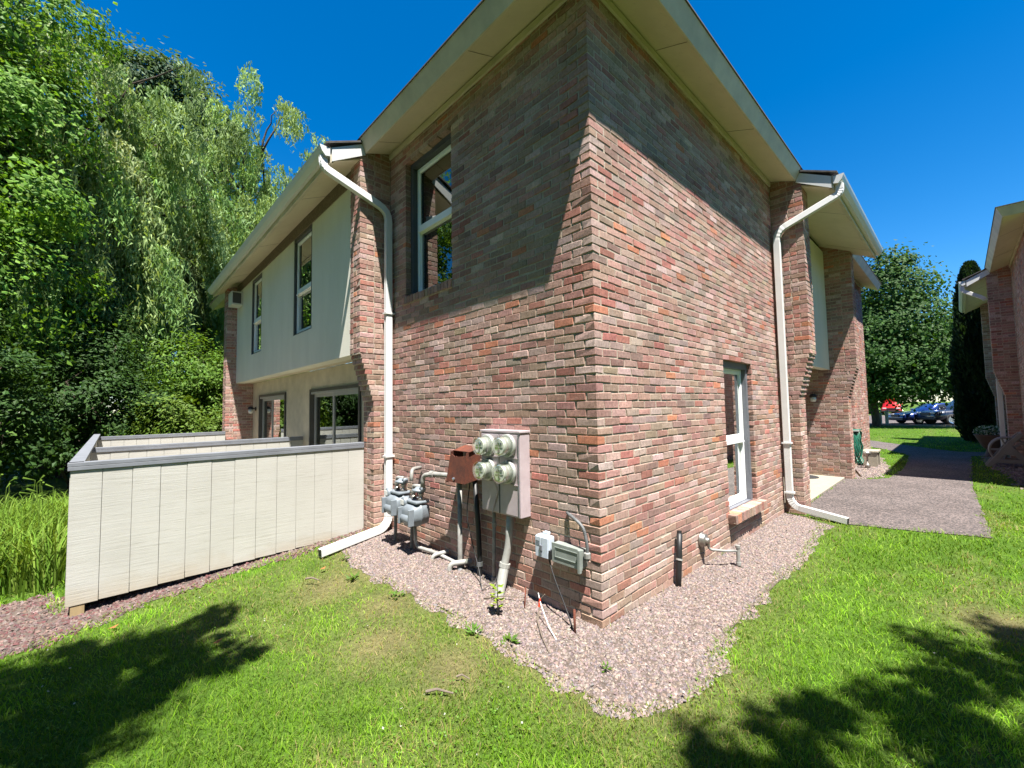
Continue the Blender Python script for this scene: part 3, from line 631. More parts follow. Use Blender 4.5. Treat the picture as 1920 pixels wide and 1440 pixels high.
# ------------------------------------------------------------------ utilities on the left wall
mbk = thing('electric_meter_bank', 'pinkish grey metal cabinet with four round glass electric meters', 'electric meter')
Y0, Y1, D = .715, 1.235, .125
mb = MB(); mb.box(-D, -.004, Y0, Y1, .70, 1.425); cb = mb.obj('cabinet', 'cabinet', mbk, bevel=.006)
mb = MB(); mb.box(-D - .012, -.002, Y0 - .008, Y1 + .008, 1.4255, 1.445); mb.obj('cabinet_lid', 'cabinet', mbk, bevel=.003)
ym = (Y0 + Y1) / 2
for (a, b, c, d) in ((Y0 + .012, ym - .004, 1.215, 1.41), (ym + .004, Y1 - .012, 1.215, 1.41), (Y0 + .012, ym - .004, .985, 1.205), (ym + .004, Y1 - .012, .985, 1.205), (Y0 + .012, ym - .004, .715, .975), (ym + .004, Y1 - .012, .715, .975)):
    mb = MB(); mb.box(-D - .010, -D - .0005, a, b, c, d); mb.obj('panel', 'cabinet', cb, bevel=.003)
mb = MB(); mb.box(-D - .018, -D - .0105, Y0 + .004, Y0 + .012, .71, 1.41); mb.box(-D - .016, -D - .0105, ym - .0035, ym + .0035, .71, .98); mb.obj('seam', 'gas_dark', cb)
mb = MB(); mb.box(-D - .018, -D - .0102, Y0 + .015, Y1 - .015, 1.2055, 1.2145); mb.box(-D - .018, -D - .0102, Y0 + .015, Y1 - .015, .9755, .9845); mb.obj('rib', 'cabinet', cb)
for yy, zz in ((1.115, 1.305), (.845, 1.315), (1.115, 1.085), (.845, 1.085)):
    x0 = -D - .010; mb = MB(); mb.lathe([(.0, .001), (.095, .001), (.101, .006), (.101, .03), (.095, .036), (.088, .036), (0, .036)], (x0, yy, zz), (-1, 0, 0), 28); mt = mb.obj('meter', 'meter_metal', mbk, True)
    mb = MB(); mb.lathe([(.0, .037), (.078, .037), (.076, .10), (.070, .112), (0, .112)], (x0, yy, zz), (-1, 0, 0), 28); mb.obj('meter_body', 'meter_metal', mt, True)
    mb = MB(); mb.lathe([(0, .113), (.068, .113), (.066, .117), (0, .117)], (x0, yy, zz), (-1, 0, 0), 28); mb.obj('dial', 'meter_face', mt)
    mb = MB(); mb.box(x0 - .1195, x0 - .1175, yy - .038, yy + .038, zz + .012, zz + .034); mb.box(x0 - .1195, x0 - .1175, yy - .05, yy + .05, zz - .012, zz - .006); mb.lathe([(0, .1175), (.014, .1175), (.014, .121), (0, .121)], (x0, yy + .0, zz - .035), (-1, 0, 0), 10); mb.obj('display', 'gas_dark', mt)
    mb = MB(); mb.lathe([(.087, .037), (.087, .125), (.078, .140), (.05, .146), (0, .147)], (x0, yy, zz), (-1, 0, 0), 28); mb.obj('glass_dome', 'dome_glass', mt, True)
mb = MB(); mb.tube([(-D - .05, 1.0, 1.0), (-D - .02, .99, .9), (-D - .014, 1.06, .73), (-D - .016, 1.07, .70)], .006, 6); mb.obj('seal_wire', 'cabinet', mbk)

def pipe(name, label, pts, r, mat, cat, rr=.05, parts=(), n=10, group=None):
    mb = MB(); mb.tube(rounded(pts, rr, 5), r, n); t = mb.obj(name, mat, None, True); tag(t, label, cat, group)
    for pn, (a, b), pr, pm in parts:
        mb = MB(); mb.tube([a, b], pr, 12); mb.obj(pn, pm, t)
    return t
pipe('conduit', 'fat grey slanting conduit below the electric meters', [(-.075, .905, .70), (-.075, .93, .42), (-.11, .965, .22), (-.24, .92, -.08)], .034, 'pvc_grey', 'conduit', .12, [('sleeve', ((-.105, .958, .24), (-.245, .918, -.10)), .043, 'pvc_grey'), ('coupling', ((-.098, .957, .27), (-.106, .960, .235)), .049, 'pvc_grey'), ('clamp', ((-.207, .93, .0), (-.212, .929, -.012)), .047, 'black_plastic')])
pipe('conduit', 'thin grey conduit dropping from the left half of the meter cabinet', [(-.05, 1.15, .71), (-.05, 1.16, .35), (-.05, 1.17, -.05)], .017, 'pipe_grey', 'conduit', .05, [('coupling', ((-.05, 1.153, .58), (-.05, 1.154, .54)), .023, 'pipe_grey'), ('coupling', ((-.05, 1.168, .08), (-.05, 1.168, .03)), .025, 'pipe_grey')])
pipe('conduit', 'black plastic tube leaning on the wall under the rusty box', [(-.05, 1.44, .95), (-.045, 1.40, .5), (-.06, 1.36, .12), (-.07, 1.36, -.05)], .026, 'black_plastic', 'conduit', .05, [('clamp', ((-.06, 1.365, .17), (-.06, 1.362, .13)), .033, 'gas_dark')])
# rusty box
t = thing('rusty_box', 'rust-covered metal hood with a torn top edge beside the meters', 'metal box')
fR = Fr((0, 0, 0), (0, 1, 0), (-1, 0, 0)); a, b = 1.37, 1.68
mb = MB(); mb.prism([fR.p(a + .01, .02, 1.26), fR.p(a + .015, .19, 1.215), fR.p(a + .03, .21, .92), fR.p(a + .03, .02, .95)], [fR.p(a + .016, .02, 1.26), fR.p(a + .021, .19, 1.215), fR.p(a + .036, .21, .92), fR.p(a + .036, .02, .95)]); mb.obj('side', 'rust', t)
mb = MB(); mb.prism([fR.p(b - .03, .02, 1.26), fR.p(b - .03, .18, 1.215), fR.p(b + .03, .20, .905), fR.p(b + .03, .02, .92)], [fR.p(b - .024, .02, 1.26), fR.p(b - .024, .18, 1.215), fR.p(b + .036, .20, .905), fR.p(b + .036, .02, .92)]); mb.obj('side', 'rust', t)
mb = MB(); m = 14; top = []
for i in range(m + 1):
    f = i / m; u = a + .022 + (b - a - .047) * f; ub = a + .037 + (b - a - .008) * f; zt = 1.205 - .022 * rng.random() - (.02 if 2 < i < 12 else 0)
    top.append((u, zt, ub))
for i in range(m):
    u, zt, ub = top[i]; u2, z2, ub2 = top[i + 1]
    mb.hexa([fR.p(ub, .198, .92 - .012 * math.sin(f * 3)), fR.p(ub2, .198, .92), fR.p(ub2, .204, .92), fR.p(ub, .204, .92), fR.p(u, .180, zt), fR.p(u2, .180, z2), fR.p(u2, .186, z2), fR.p(u, .186, zt)])
mb.obj('front', 'rust', t)
mb = MB(); mb.hexa([fR.p(a, .0, 1.262), fR.p(b - .02, .0, 1.262), fR.p(b - .02, .15, 1.222), fR.p(a, .165, 1.222), fR.p(a, .0, 1.267), fR.p(b - .02, .0, 1.267), fR.p(b - .02, .15, 1.227), fR.p(a, .165, 1.227)]); mb.obj('top', 'rust', t)
mb = MB(); mb.lathe([(0, 0), (.016, 0), (.016, .012), (.008, .02), (0, .022)], fR.p(1.57, .2045, .955), (-1, 0, 0), 10); mb.obj('bolt', 'chrome', t)
pipe('riser_pipe', 'vertical pale grey pipe rising from the ground into the rusty box', [(-.105, 1.615, .93), (-.105, 1.62, .10), (-.09, 1.63, .04)], .024, 'pipe_grey', 'pipe', .04, [('coupling', ((-.105, 1.615, .93), (-.105, 1.615, .895)), .030, 'pipe_grey'), ('elbow', ((-.08, 1.64, .10), (-.12, 1.60, .02)), .036, 'gas_dark')])
pipe('vent_pipe', 'short pale elbow pipe nearest the gas meters standing out of the gravel', [(-.02, 1.93, .13), (-.17, 2.02, .10), (-.175, 2.03, -.05)], .022, 'pvc_grey', 'pipe', .05, [('socket', ((-.174, 2.03, .04), (-.175, 2.03, -.03)), .029, 'pvc_grey')])
pipe('vent_pipe', 'short pale elbow pipe at the foot of the black tube', [(-.03, 1.52, .13), (-.20, 1.66, .11), (-.205, 1.665, -.05)], .026, 'pvc_grey', 'pipe', .05, [('socket', ((-.204, 1.665, .03), (-.205, 1.665, -.04)), .033, 'pvc_grey')])
pipe('ground_pipe', 'grey pipe lying on the gravel from the gas meter foot', [(-.20, 2.33, .40), (-.19, 2.32, .13), (-.10, 2.05, .10), (-.06, 1.72, .06)], .019, 'pipe_grey', 'pipe', .06)
pipe('gas_supply_pipe', 'short pale grey pipe bending out of the bricks above the gas meters', [(-.02, 2.50, .96), (-.17, 2.44, .965), (-.20, 2.40, .84)], .022, 'pipe_grey', 'pipe', .05)
pipe('gas_header_pipe', 'long pale grey pipe with a union leading into the rusty box', [(-.20, 2.16, .80), (-.20, 2.15, .93), (-.17, 1.98, .955), (-.12, 1.55, .97)], .025, 'pipe_grey', 'pipe', .06, [('union', ((-.182, 2.03, .95), (-.172, 1.98, .955)), .036, 'pipe_grey')])
# gas meters: rounded case, wide cover plate, index box, regulator on top
def gas_meter(label, y, z, x=-.20, s=1.0):
    t = thing('gas_meter', label, 'gas meter', 'gas meters')
    def ring(xx, k, zz): return [(xx, y + s * k * q[0], z + zz + s * k * q[1]) for q in ((-.15, -.02), (-.13, -.09), (-.06, -.125), (.06, -.125), (.13, -.09), (.15, -.02), (.15, .06), (.13, .10), (.06, .115), (-.06, .115), (-.13, .10), (-.15, .06))]
    mb = MB(); mb.loft([ring(x + .10, .82, 0), ring(x + .08, .97, 0), ring(x + .0, 1.0, 0), ring(x - .01, 1.06, 0), ring(x - .025, 1.06, 0), ring(x - .035, .98, -.002), ring(x - .085, .93, -.006), ring(x - .115, .80, -.012), ring(x - .125, .55, -.02)]); mb.obj('body', 'gas_grey', t, True)
    mb = MB(); mb.lathe([(0, 0), (.052, 0), (.055, .02), (.05, .19), (.04, .205), (0, .207)], (x - .102, y - .103, z - .045), (0, 1, 0), 14); mb.obj('cover_barrel', 'gas_grey', t, True)
    for dy in (-.13, .09): mb = MB(); mb.box(x - .165, x - .10, y + dy, y + dy + .022, z - .10, z + .075); mb.obj('clip', 'gas_grey', t, bevel=.004)
    mb = MB(); mb.lathe([(0, 0), (.060, 0), (.062, .01), (.060, .05), (.05, .06), (0, .061)], (x - .04, y + .115, z + .115), (-1, .15, 0), 18); dial = mb.obj('index', 'gas_grey', t, True)
    mb = MB(); mb.box(x - .106, x - .100, y + .085, y + .16, z + .09, z + .145); mb.obj('index_window', 'lamp_glass', dial, bevel=.003)
    mb = MB(); mb.box(x - .08, x + .09, y - .14, y + .13, z + .118, z + .150); mb.obj('top_plate', 'gas_grey', t, bevel=.012)
    for dy in (-.09, .07):
        mb = MB(); mb.lathe([(0, 0), (.036, 0), (.036, .03), (.024, .034), (.024, .06), (.034, .062), (.034, .085), (.02, .09), (0, .09)], (x + .01, y + dy, z + .150), (0, 0, 1), 12); mb.obj('swivel_nut', 'brass', t, True)
    mb = MB(); mb.lathe([(0, 0), (.05, 0), (.075, .012), (.075, .026), (.05, .036), (.03, .06), (0, .065)], (x - .005, y - .06, z + .235), (.15, 0, 1), 18); rg = mb.obj('regulator', 'gas_grey', t, True)
    mb = MB(); mb.lathe([(0, 0), (.022, 0), (.022, .08), (.03, .082), (.03, .10), (0, .10)], (x, y - .06, z + .27), (0, -1, .1), 12); mb.obj('regulator_cap', 'gas_grey', rg, True)
    mb = MB(); mb.tube(rounded([(x + .01, y + .07, z + .235), (x + .01, y + .07, z + .29), (x + .01, y - .07, z + .30)], .03, 4), .02, 8); mb.obj('connector', 'pipe_grey', t, True)
    mb = MB(); mb.tube([(x + .02, y + .12, z - .10), (x + .02, y + .13, -.05 + float(gh(x, y)))], .02, 8); mb.obj('leg', 'gas_dark', t)
    return t
gas_meter('nearer blue-grey gas meter of the pair on the brick wall', 2.30, .50)
gas_meter('farther blue-grey gas meter half hidden beside the white downspout', 2.68, .55)
# grey boxes near the corner
t = thing('phone_box', 'pale blue-grey plastic telephone box beside the green metal box', 'utility box')
mb = MB(); mb.box(-.105, -.03, .425, .575, .425, .60); b = mb.obj('body', 'box_blue', t, bevel=.012)
mb = MB(); mb.box(-.112, -.1055, .432, .500, .432, .592); mb.obj('door', 'box_blue', b, bevel=.004)
mb = MB(); mb.box(-.112, -.1055, .504, .568, .432, .592); mb.obj('door', 'box_blue', b, bevel=.004)
mb = MB(); mb.box(-.122, -.1125, .488, .516, .485, .53); mb.box(-.120, -.1125, .496, .508, .45, .484); mb.obj('latch', 'slate_trim', b, bevel=.003)
mb = MB(); mb.box(-.11, -.04, .408, .4245, .43, .50); mb.obj('hinge', 'black_plastic', b); mb = MB(); mb.box(-.06, -.02, .48, .53, .6, .62); mb.obj('lug', 'box_blue', b)
for k in range(4): mb = MB(); mb.box(-.1135, -.1122, .52, .56, .556 - .012 * k, .560 - .012 * k); mb.obj('vent_slot', 'slate_trim', b)
t = thing('junction_box', 'weathered green-grey metal junction box with flexible conduit at the corner', 'utility box')
mb = MB(); mb.box(-.085, -.012, .115, .40, .43, .565); b = mb.obj('body', 'box_green', t, bevel=.003)
mb = MB(); mb.box(-.095, -.0855, .107, .404, .42, .572); lid = mb.obj('cover', 'box_green', t, bevel=.003)
mb = MB()
for (a, b_, c, d) in ((.14, .37, .465, .470), (.14, .37, .538, .543), (.14, .145, .47, .538), (.365, .37, .47, .538)): mb.box(-.0995, -.0952, a, b_, c, d)
mb.obj('ridge', 'box_green', lid); mb = MB(); mb.box(-.12, -.0952, .108, .128, .405, .572); mb.obj('flange', 'box_green', lid)
mb = MB(); mb.tube(rounded([(-.05, .115, .50), (-.055, .085, .50), (-.06, .075, .60), (-.06, .11, .74), (-.05, .22, .79), (-.005, .31, .80)], .06, 6), .012, 10); cn = mb.obj('flexible_conduit', 'gas_dark', t, True)
mb = MB()
pp = rounded([(-.06, .075, .60), (-.06, .11, .74), (-.05, .22, .79), (-.005, .31, .80)], .06, 9)
for i in range(1, len(pp) - 1, 1): mb.tube([pp[i] - (pp[i + 1] - pp[i - 1]).normalized() * .003, pp[i] + (pp[i + 1] - pp[i - 1]).normalized() * .003], .0135, 10)
mb.obj('conduit_rib', 'gas_dark', cn)
mb = MB(); mb.lathe([(0, 0), (.026, 0), (.026, .035), (.02, .04), (0, .04)], (-.06, .080, .515), (0, 0, 1), 10); mb.obj('fitting', 'pipe_grey', t)
pipe('cable', 'thin black cable falling from the phone box to the gravel at the corner', [(-.07, .46, .425), (-.10, .38, .30), (-.12, .25, .12), (-.16, .14, -.02)], .006, 'black_plastic', 'cable', .1)
pipe('cable', 'black loose wire hanging under the rusty box', [(-.06, 1.50, .92), (-.10, 1.52, .6), (-.12, 1.38, .3), (-.15, 1.25, .12), (-.25, 1.1, .01)], .005, 'black_plastic', 'cable', .12)
pipe('cable', 'thin black wire curling on the gravel by the fat conduit', [(-.03, 1.13, .14), (-.12, 1.06, .08), (-.3, 1.12, .02), (-.48, 1.2, .02)], .004, 'black_plastic', 'cable', .1)
pipe('iron_stake', 'short rusty iron stake standing in the gravel near the corner', [(-.19, .11, -.05), (-.185, .115, .17)], .009, 'rust', 'stake')
pipe('iron_stake', 'thin rusty rod leaning in the gravel beside the orange wire marker', [(-.20, .62, -.03), (-.14, .66, .16)], .006, 'rust', 'stake')
t = thing('wire_marker', 'dead twigs and white wire tied with an orange connector on the gravel', 'wire')
mb = MB(); mb.tube(rounded([(-.20, .46, .19), (-.22, .42, .13), (-.30, .26, .03), (-.36, .14, .012)], .08, 5), .0032, 6); mb.obj('white_wire', 'white_vinyl', t)
mb = MB(); mb.tube([(-.21, .43, .16), (-.225, .43, .10)], .009, 8); mb.obj('connector', 'red_plastic', t)
mb = MB(); mb.tube([(-.20, .39, .20), (-.215, .43, .15)], .004, 6); mb.tube(rounded([(-.225, .43, .09), (-.28, .40, .03), (-.42, .22, .02), (-.52, .06, .015)], .06, 4), .006, 6); mb.obj('twig', 'twig', t)
# wall B: black tube, water meter, stand pipe
pipe('drain_tube', 'black plastic tube with a wire tie standing against the sunny brick wall', [(1.10, -.05, -.05), (1.12, -.06, .2), (1.17, -.05, .46)], .026, 'black_plastic', 'tube', .1, [('wire_tie', ((1.125, -.06, .23), (1.13, -.06, .245)), .030, 'pipe_grey'), ('cap', ((1.168, -.05, .45), (1.175, -.045, .485)), .020, 'black_plastic')])
t = thing('wall_hydrant', 'round metal wall hydrant on the brick with a pipe to the gravel', 'hydrant')
mb = MB(); mb.lathe([(0, 0), (.075, 0), (.075, .012), (.062, .02), (.062, .045), (.055, .05), (.03, .052), (.03, .075), (.018, .085), (0, .085)], (1.74, -.004, .27), (0, -1, 0), 24); mb.obj('flange', 'brass', t, True)
mb = MB(); mb.tube(rounded([(1.745, -.06, .26), (1.76, -.075, .18), (1.86, -.18, .165), (1.975, -.27, .16)], .03, 5), .013, 8); mb.obj('arm', 'pipe_grey', t, True)
mb = MB(); mb.tube([(1.975, -.27, .20), (1.975, -.27, -.05)], .019, 10); mb.tube([(1.975, -.27, .05), (1.975, -.27, .02)], .025, 10); mb.tube([(1.975, -.27, .215), (1.975, -.27, .19)], .023, 10); mb.obj('stand_pipe', 'pipe_grey', t)
mb = MB(); mb.tube([(1.745, -.06, .275), (1.755, -.07, .215)], .018, 8); mb.obj('valve', 'brass', t)
# wall lights, vent box, mat
def sconce(label, p, en):
    t = thing('wall_lamp', label, 'lamp'); p = np.array(p); en = np.array(en, float)
    mb = MB(); mb.lathe([(0, 0), (.05, 0), (.05, .02), (0, .022)], p, en, 14); mb.obj('back_plate', 'black_plastic', t)
    q = p + en * .11; mb = MB(); mb.tube([p + en * .02, q + np.array([0, 0, .02])], .012, 8); mb.obj('arm', 'black_plastic', t)
    mb = MB(); mb.lathe([(0, .06), (.05, .05), (.075, .0), (.07, -.012), (0, -.012)], q, (0, 0, 1), 16); mb.obj('cap', 'black_plastic', t, True)
    mb = MB(); mb.lathe([(.055, -.014), (.06, -.07), (.045, -.115), (0, -.12)], q, (0, 0, 1), 16); mb.obj('glass_globe', 'lamp_glass', t, True)
sconce('small porch lamp with frosted glass on the shaded entry wall', (8.8, .36, 1.78), (-1, 0, 0))
sconce('small black wall lamp beside the farther sliding door', (-.012, 10.45, 1.72), (-1, 0, 0))
t = thing('vent_box', 'white metal vent box under the far end of the eave', 'vent')
mb = MB(); mb.box(-.62, -.384, 10.20, 10.62, 4.28, 4.62); b = mb.obj('body', 'white_metal', t, bevel=.01)
mb = MB(); mb.box(-.60, -.42, 10.19, 10.1995, 4.32, 4.58); mb.obj('grille', 'dark_trim', b)
mb = MB(); mb.lathe([(0, 0), (.29, 0), (.30, .006), (.29, .012), (0, .012)], (8.32, .56, .036), (0, 0, 1), 28); tag(mb.obj('door_mat', 'mat_black'), 'round black mat on the pale concrete landing', 'mat')
# hose and stand at the next block
t = thing('garden_hose', 'coiled dark green garden hose hanging beyond the entry wall', 'hose')
for k in range(9):
    mb = MB(); cx = 9.45 + .02 * k; w_ = .16 + .012 * (k % 4); hgt = .72 + .03 * (k % 3); top = 1.02
    P = [(cx + .02 * math.sin(i), -.32 - .07 * math.cos(2 * math.pi * i / 20) * (1 + .2 * (k % 3)) - .01 * k, top - hgt / 2 + hgt / 2 * math.cos(2 * math.pi * i / 20 + .2) ) for i in range(21)]
    P = [(cx + w_ * math.sin(2 * math.pi * i / 20), -.14 - .02 * k + .02 * math.sin(i * 2.1), top - hgt / 2 + hgt / 2 * math.cos(2 * math.pi * i / 20)) for i in range(21)]
    mb.tube(P, .011, 6); mb.obj('loop', 'hose_green', t, True)
mb = MB(); mb.box(9.40, 9.60, -.30, -.005, .98, 1.01); mb.obj('bracket', 'alu_trim', t)
mb = MB(); mb.hexa([(9.2, -.34, .0), (9.24, -.30, .0), (9.24, -.30, .02), (9.2, -.34, .02), (9.4, -.12, .26), (9.44, -.08, .26), (9.44, -.08, .29), (9.4, -.12, .29)]); tag(mb.obj('splash_board', 'wood_post'), 'weathered board leaning below the green hose', 'board')
t = thing('step_stool', 'small pale stool with two legs on the gravel by the brick wall', 'stool')
mb = MB(); mb.box(11.2, 11.75, -.42, -.10, .36, .41); mb.obj('seat', 'concrete', t, bevel=.01)
for a in (11.22, 11.66): mb = MB(); mb.box(a, a + .07, -.40, -.12, -.02, .36); mb.obj('leg', 'concrete', t)
mb = MB(); mb.lathe([(0, 0), (.05, 0), (.06, .1), (.02, .12), (.02, .3), (.09, .36), (.07, .42), (0, .43)], (10.9, -.24, 0), (0, 0, 1), 12); tag(mb.obj('water_spigot', 'brass', None, True), 'short metal spigot post beside the pale stool', 'spigot')

# hose reel cart and planter by the neighbour
t = thing('hose_reel', 'pale grey plastic hose reel cart with an A-shaped side standing by the far wall', 'hose reel')
def aframe(x):
    y0 = -2.28
    prof = lambda pts: [(x, y0 - a, b) for a, b in pts]
    mb = MB(); bars = [((.00, .0), (.40, .62), .055), ((.40, .62), (.56, .82), .045), ((.34, .52), (.62, .14), .055), ((.08, .15), (.62, .17), .045), ((.26, .38), (.48, .38), .07), ((.62, .16), (.72, .08), .04), ((.62, .15), (.58, .02), .03)]
    for (a, b), (c, d), wd in bars:
        L = math.hypot(c - a, d - b); nx_, nz_ = -(d - b) / L * wd, (c - a) / L * wd
        q = [(a + nx_, b + nz_), (a - nx_, b - nz_), (c - nx_, d - nz_), (c + nx_, d + nz_)]
        mb.prism([(x - .02 - .001 * len(mb.v) / 8, y0 - u, v) for u, v in q], [(x + .02 + .001 * len(mb.v) / 8, y0 - u, v) for u, v in q])
    return mb
for x in (12.95, 13.40): aframe(x).obj('side_frame', 'reel_plastic', t, bevel=.008)
mb = MB(); mb.tube([(12.97, -2.62, .42), (13.38, -2.62, .42)], .08, 14); mb.obj('axle', 'reel_plastic', t)
for x in (13.02, 13.33):
    mb = MB(); R = .30; mb.tube([(x, -2.62 + R * math.cos(2 * math.pi * i / 28), .42 + R * math.sin(2 * math.pi * i / 28)) for i in range(29)], .022, 6)
    for k in range(5): mb.tube([(x, -2.62, .42), (x, -2.62 + R * math.cos(k * 1.257), .42 + R * math.sin(k * 1.257))], .014, 6)
    mb.obj('drum_wheel', 'reel_plastic', t)
mb = MB(); mb.tube([(12.95, -2.84, .82), (13.40, -2.84, .82)], .022, 8); mb.obj('handle', 'reel_plastic', t)
t = thing('flower_planter', 'dark bowl planter of small white flowers behind the hose reel', 'planter')
PX, PY = 15.6, -2.45
mb = MB(); mb.lathe([(0, 0), (.16, 0), (.20, .05), (.34, .36), (.36, .40), (.33, .40), (.30, .36), (0, .36)], (PX, PY, .25), (0, 0, 1), 20); mb.obj('bowl', 'terracotta', t, True)
mb = MB(); mb.lathe([(0, 0), (.2, 0), (.17, .06), (.12, .2), (.14, .25), (0, .25)], (PX, PY, 0), (0, 0, 1), 14); mb.obj('pedestal', 'terracotta', t, True)

# ------------------------------------------------------------------ foliage
def rand_dirs(n, r=rng):
    v = r.normal(size=(n, 3)); return v / np.linalg.norm(v, axis=1, keepdims=True)
def leaves_mesh(name, P, A, Bv, ln, wd, tint):
    """rhombic leaves: centre P, long axis A, short axis Bv"""
    n = len(P); A = A / np.linalg.norm(A, axis=1, keepdims=True); Bv = np.cross(A, Bv); Bv /= np.linalg.norm(Bv, axis=1, keepdims=True) + 1e-9
    ln = np.broadcast_to(ln, n)[:, None]; wd = np.broadcast_to(wd, n)[:, None]; nn = np.cross(A, Bv)
    V = np.stack([P - A * ln / 2, P + Bv * wd / 2 + nn * wd * .18 - A * ln * .08, P + A * ln / 2, P - Bv * wd / 2 + nn * wd * .18 - A * ln * .08], 1).reshape(-1, 3)
    return npmesh(name, V, np.arange(4 * n).reshape(n, 4), tint=np.repeat(tint, 4, 0))
def blade_leaves(name, P, A, Bv, ln, wd, tint):
    n = len(P); A = A / np.linalg.norm(A, axis=1, keepdims=True); Bv = np.cross(A, Bv); Bv /= np.linalg.norm(Bv, axis=1, keepdims=True) + 1e-9; ln = ln[:, None]; wd = wd[:, None]
    V = np.stack([P - A * ln * .4 + Bv * wd / 2, P + A * ln * .6, P - A * ln * .4 - Bv * wd / 2], 1).reshape(-1, 3)
    return npmesh(name, V, tris=np.arange(3 * n).reshape(n, 3), tint=np.repeat(tint, 3, 0))
def limb(mb, a, b, r0, r1, wig, k=6, n=7):
    a = np.array(a, float); b = np.array(b, float); L = np.linalg.norm(b - a); pts = []; rr = []
    o = rng.normal(0, wig * L, (k + 1, 3)); o[0] = 0; o[-1] = 0
    for i in range(k + 1):
        t = i / k; pts.append(a + (b - a) * t + o[i] * math.sin(math.pi * t) + np.array([0, 0, .10 * L * math.sin(math.pi * t)])); rr.append(r0 + (r1 - r0) * t)
    mb.tube(pts, rr, n); return pts
def bark_obj(mb, t, col):
    me = mb.mesh('trunk'); T = np.ones((len(me.vertices), 4), np.float32); T[:, :3] = col; me.attributes.new('tint', 'FLOAT_COLOR', 'POINT').data.foreach_set('color', T.ravel())
    me.polygons.foreach_set('use_smooth', [True] * len(me.polygons)); return link('trunk', me, 'bark', t)
def tints(n, cols, k=.18):
    c = np.array(cols)[rng.integers(0, len(cols), n)]; return np.clip(c * rng.uniform(1 - k, 1 + k, (n, 1)) * rng.uniform(.93, 1.07, (n, 3)), .002, 1)
G_MAPLE = [(.085, .175, .02), (.105, .205, .025), (.135, .235, .03), (.07, .14, .02)]
G_DARK = [(.030, .072, .016), (.038, .088, .018), (.05, .104, .02)]
G_WILL = [(.175, .285, .085), (.20, .31, .10), (.145, .245, .07), (.25, .34, .14)]
G_LIME = [(.095, .16, .018), (.08, .14, .018), (.11, .18, .025)]
G_COOL = [(.05, .095, .045), (.065, .115, .055), (.085, .135, .07)]
def crown_points(lobes, n, sub=.32, flat=.75, shell=.35, per=110):
    """lobes: (x,y,z,rx,ry,rz). leaves gathered in twig clumps spread over each lobe's shell and inside"""
    vol = np.array([l[3] * l[4] + l[3] * l[5] + l[4] * l[5] for l in lobes]); share = (vol / vol.sum() * n).astype(int); P = []; Nn = []
    for l, m in zip(lobes, share):
        nc = max(6, m // per); d = rand_dirs(nc); rad = shell + (1 - shell) * rng.random(nc) ** .45
        c = np.array(l[:3]) + d * rad[:, None] * np.array(l[3:]); cs = sub * rng.uniform(.6, 1.5, nc) * (np.mean(l[3:]) ** .35)
        i = rng.integers(0, nc, m); off = rng.normal(size=(m, 3)) * cs[i][:, None] * np.array([1, 1, flat]); P.append(c[i] + off); Nn.append(d[i] + .6 * rand_dirs(m) + np.array([0, 0, .5]))
    return np.concatenate(P), np.concatenate(Nn)
def broad_tree(label, base, lobes, n, size, cols, trunk_r, bark=(.10, .08, .06), cat='tree', name='broadleaf_tree', group=None, asp=.6, sub=.32, per=110, limbs=True, shell=.35, lk=.55):
    t = thing(name, label, cat, group); mb = MB(); zt = min(l[2] for l in lobes); top = np.array([base[0], base[1], max(zt, base[2] + 1.0)])
    limb(mb, (base[0], base[1], base[2] - .2), top, trunk_r * 1.15, trunk_r * .8, .015, 6, 10)
    if limbs:
        for l in lobes: limb(mb, top - np.array([0, 0, .3 * rng.random()]), np.array(l[:3]) + np.array([0, 0, .3 * l[5]]), trunk_r * lk, min(.015, trunk_r * lk * .6), .05 if lk > .3 else .01, 7, 6)
    bark_obj(mb, t, bark)
    P, Nn = crown_points(lobes, n, sub, shell=shell, per=per); m = len(P); A = np.cross(Nn, rand_dirs(m)); A[:, 2] -= .25
    s = size * rng.uniform(.6, 1.35, m)
    link('crown', leaves_mesh('crown', P, A, Nn, s, s * asp, tints(m, cols)), 'leaf', t); return t
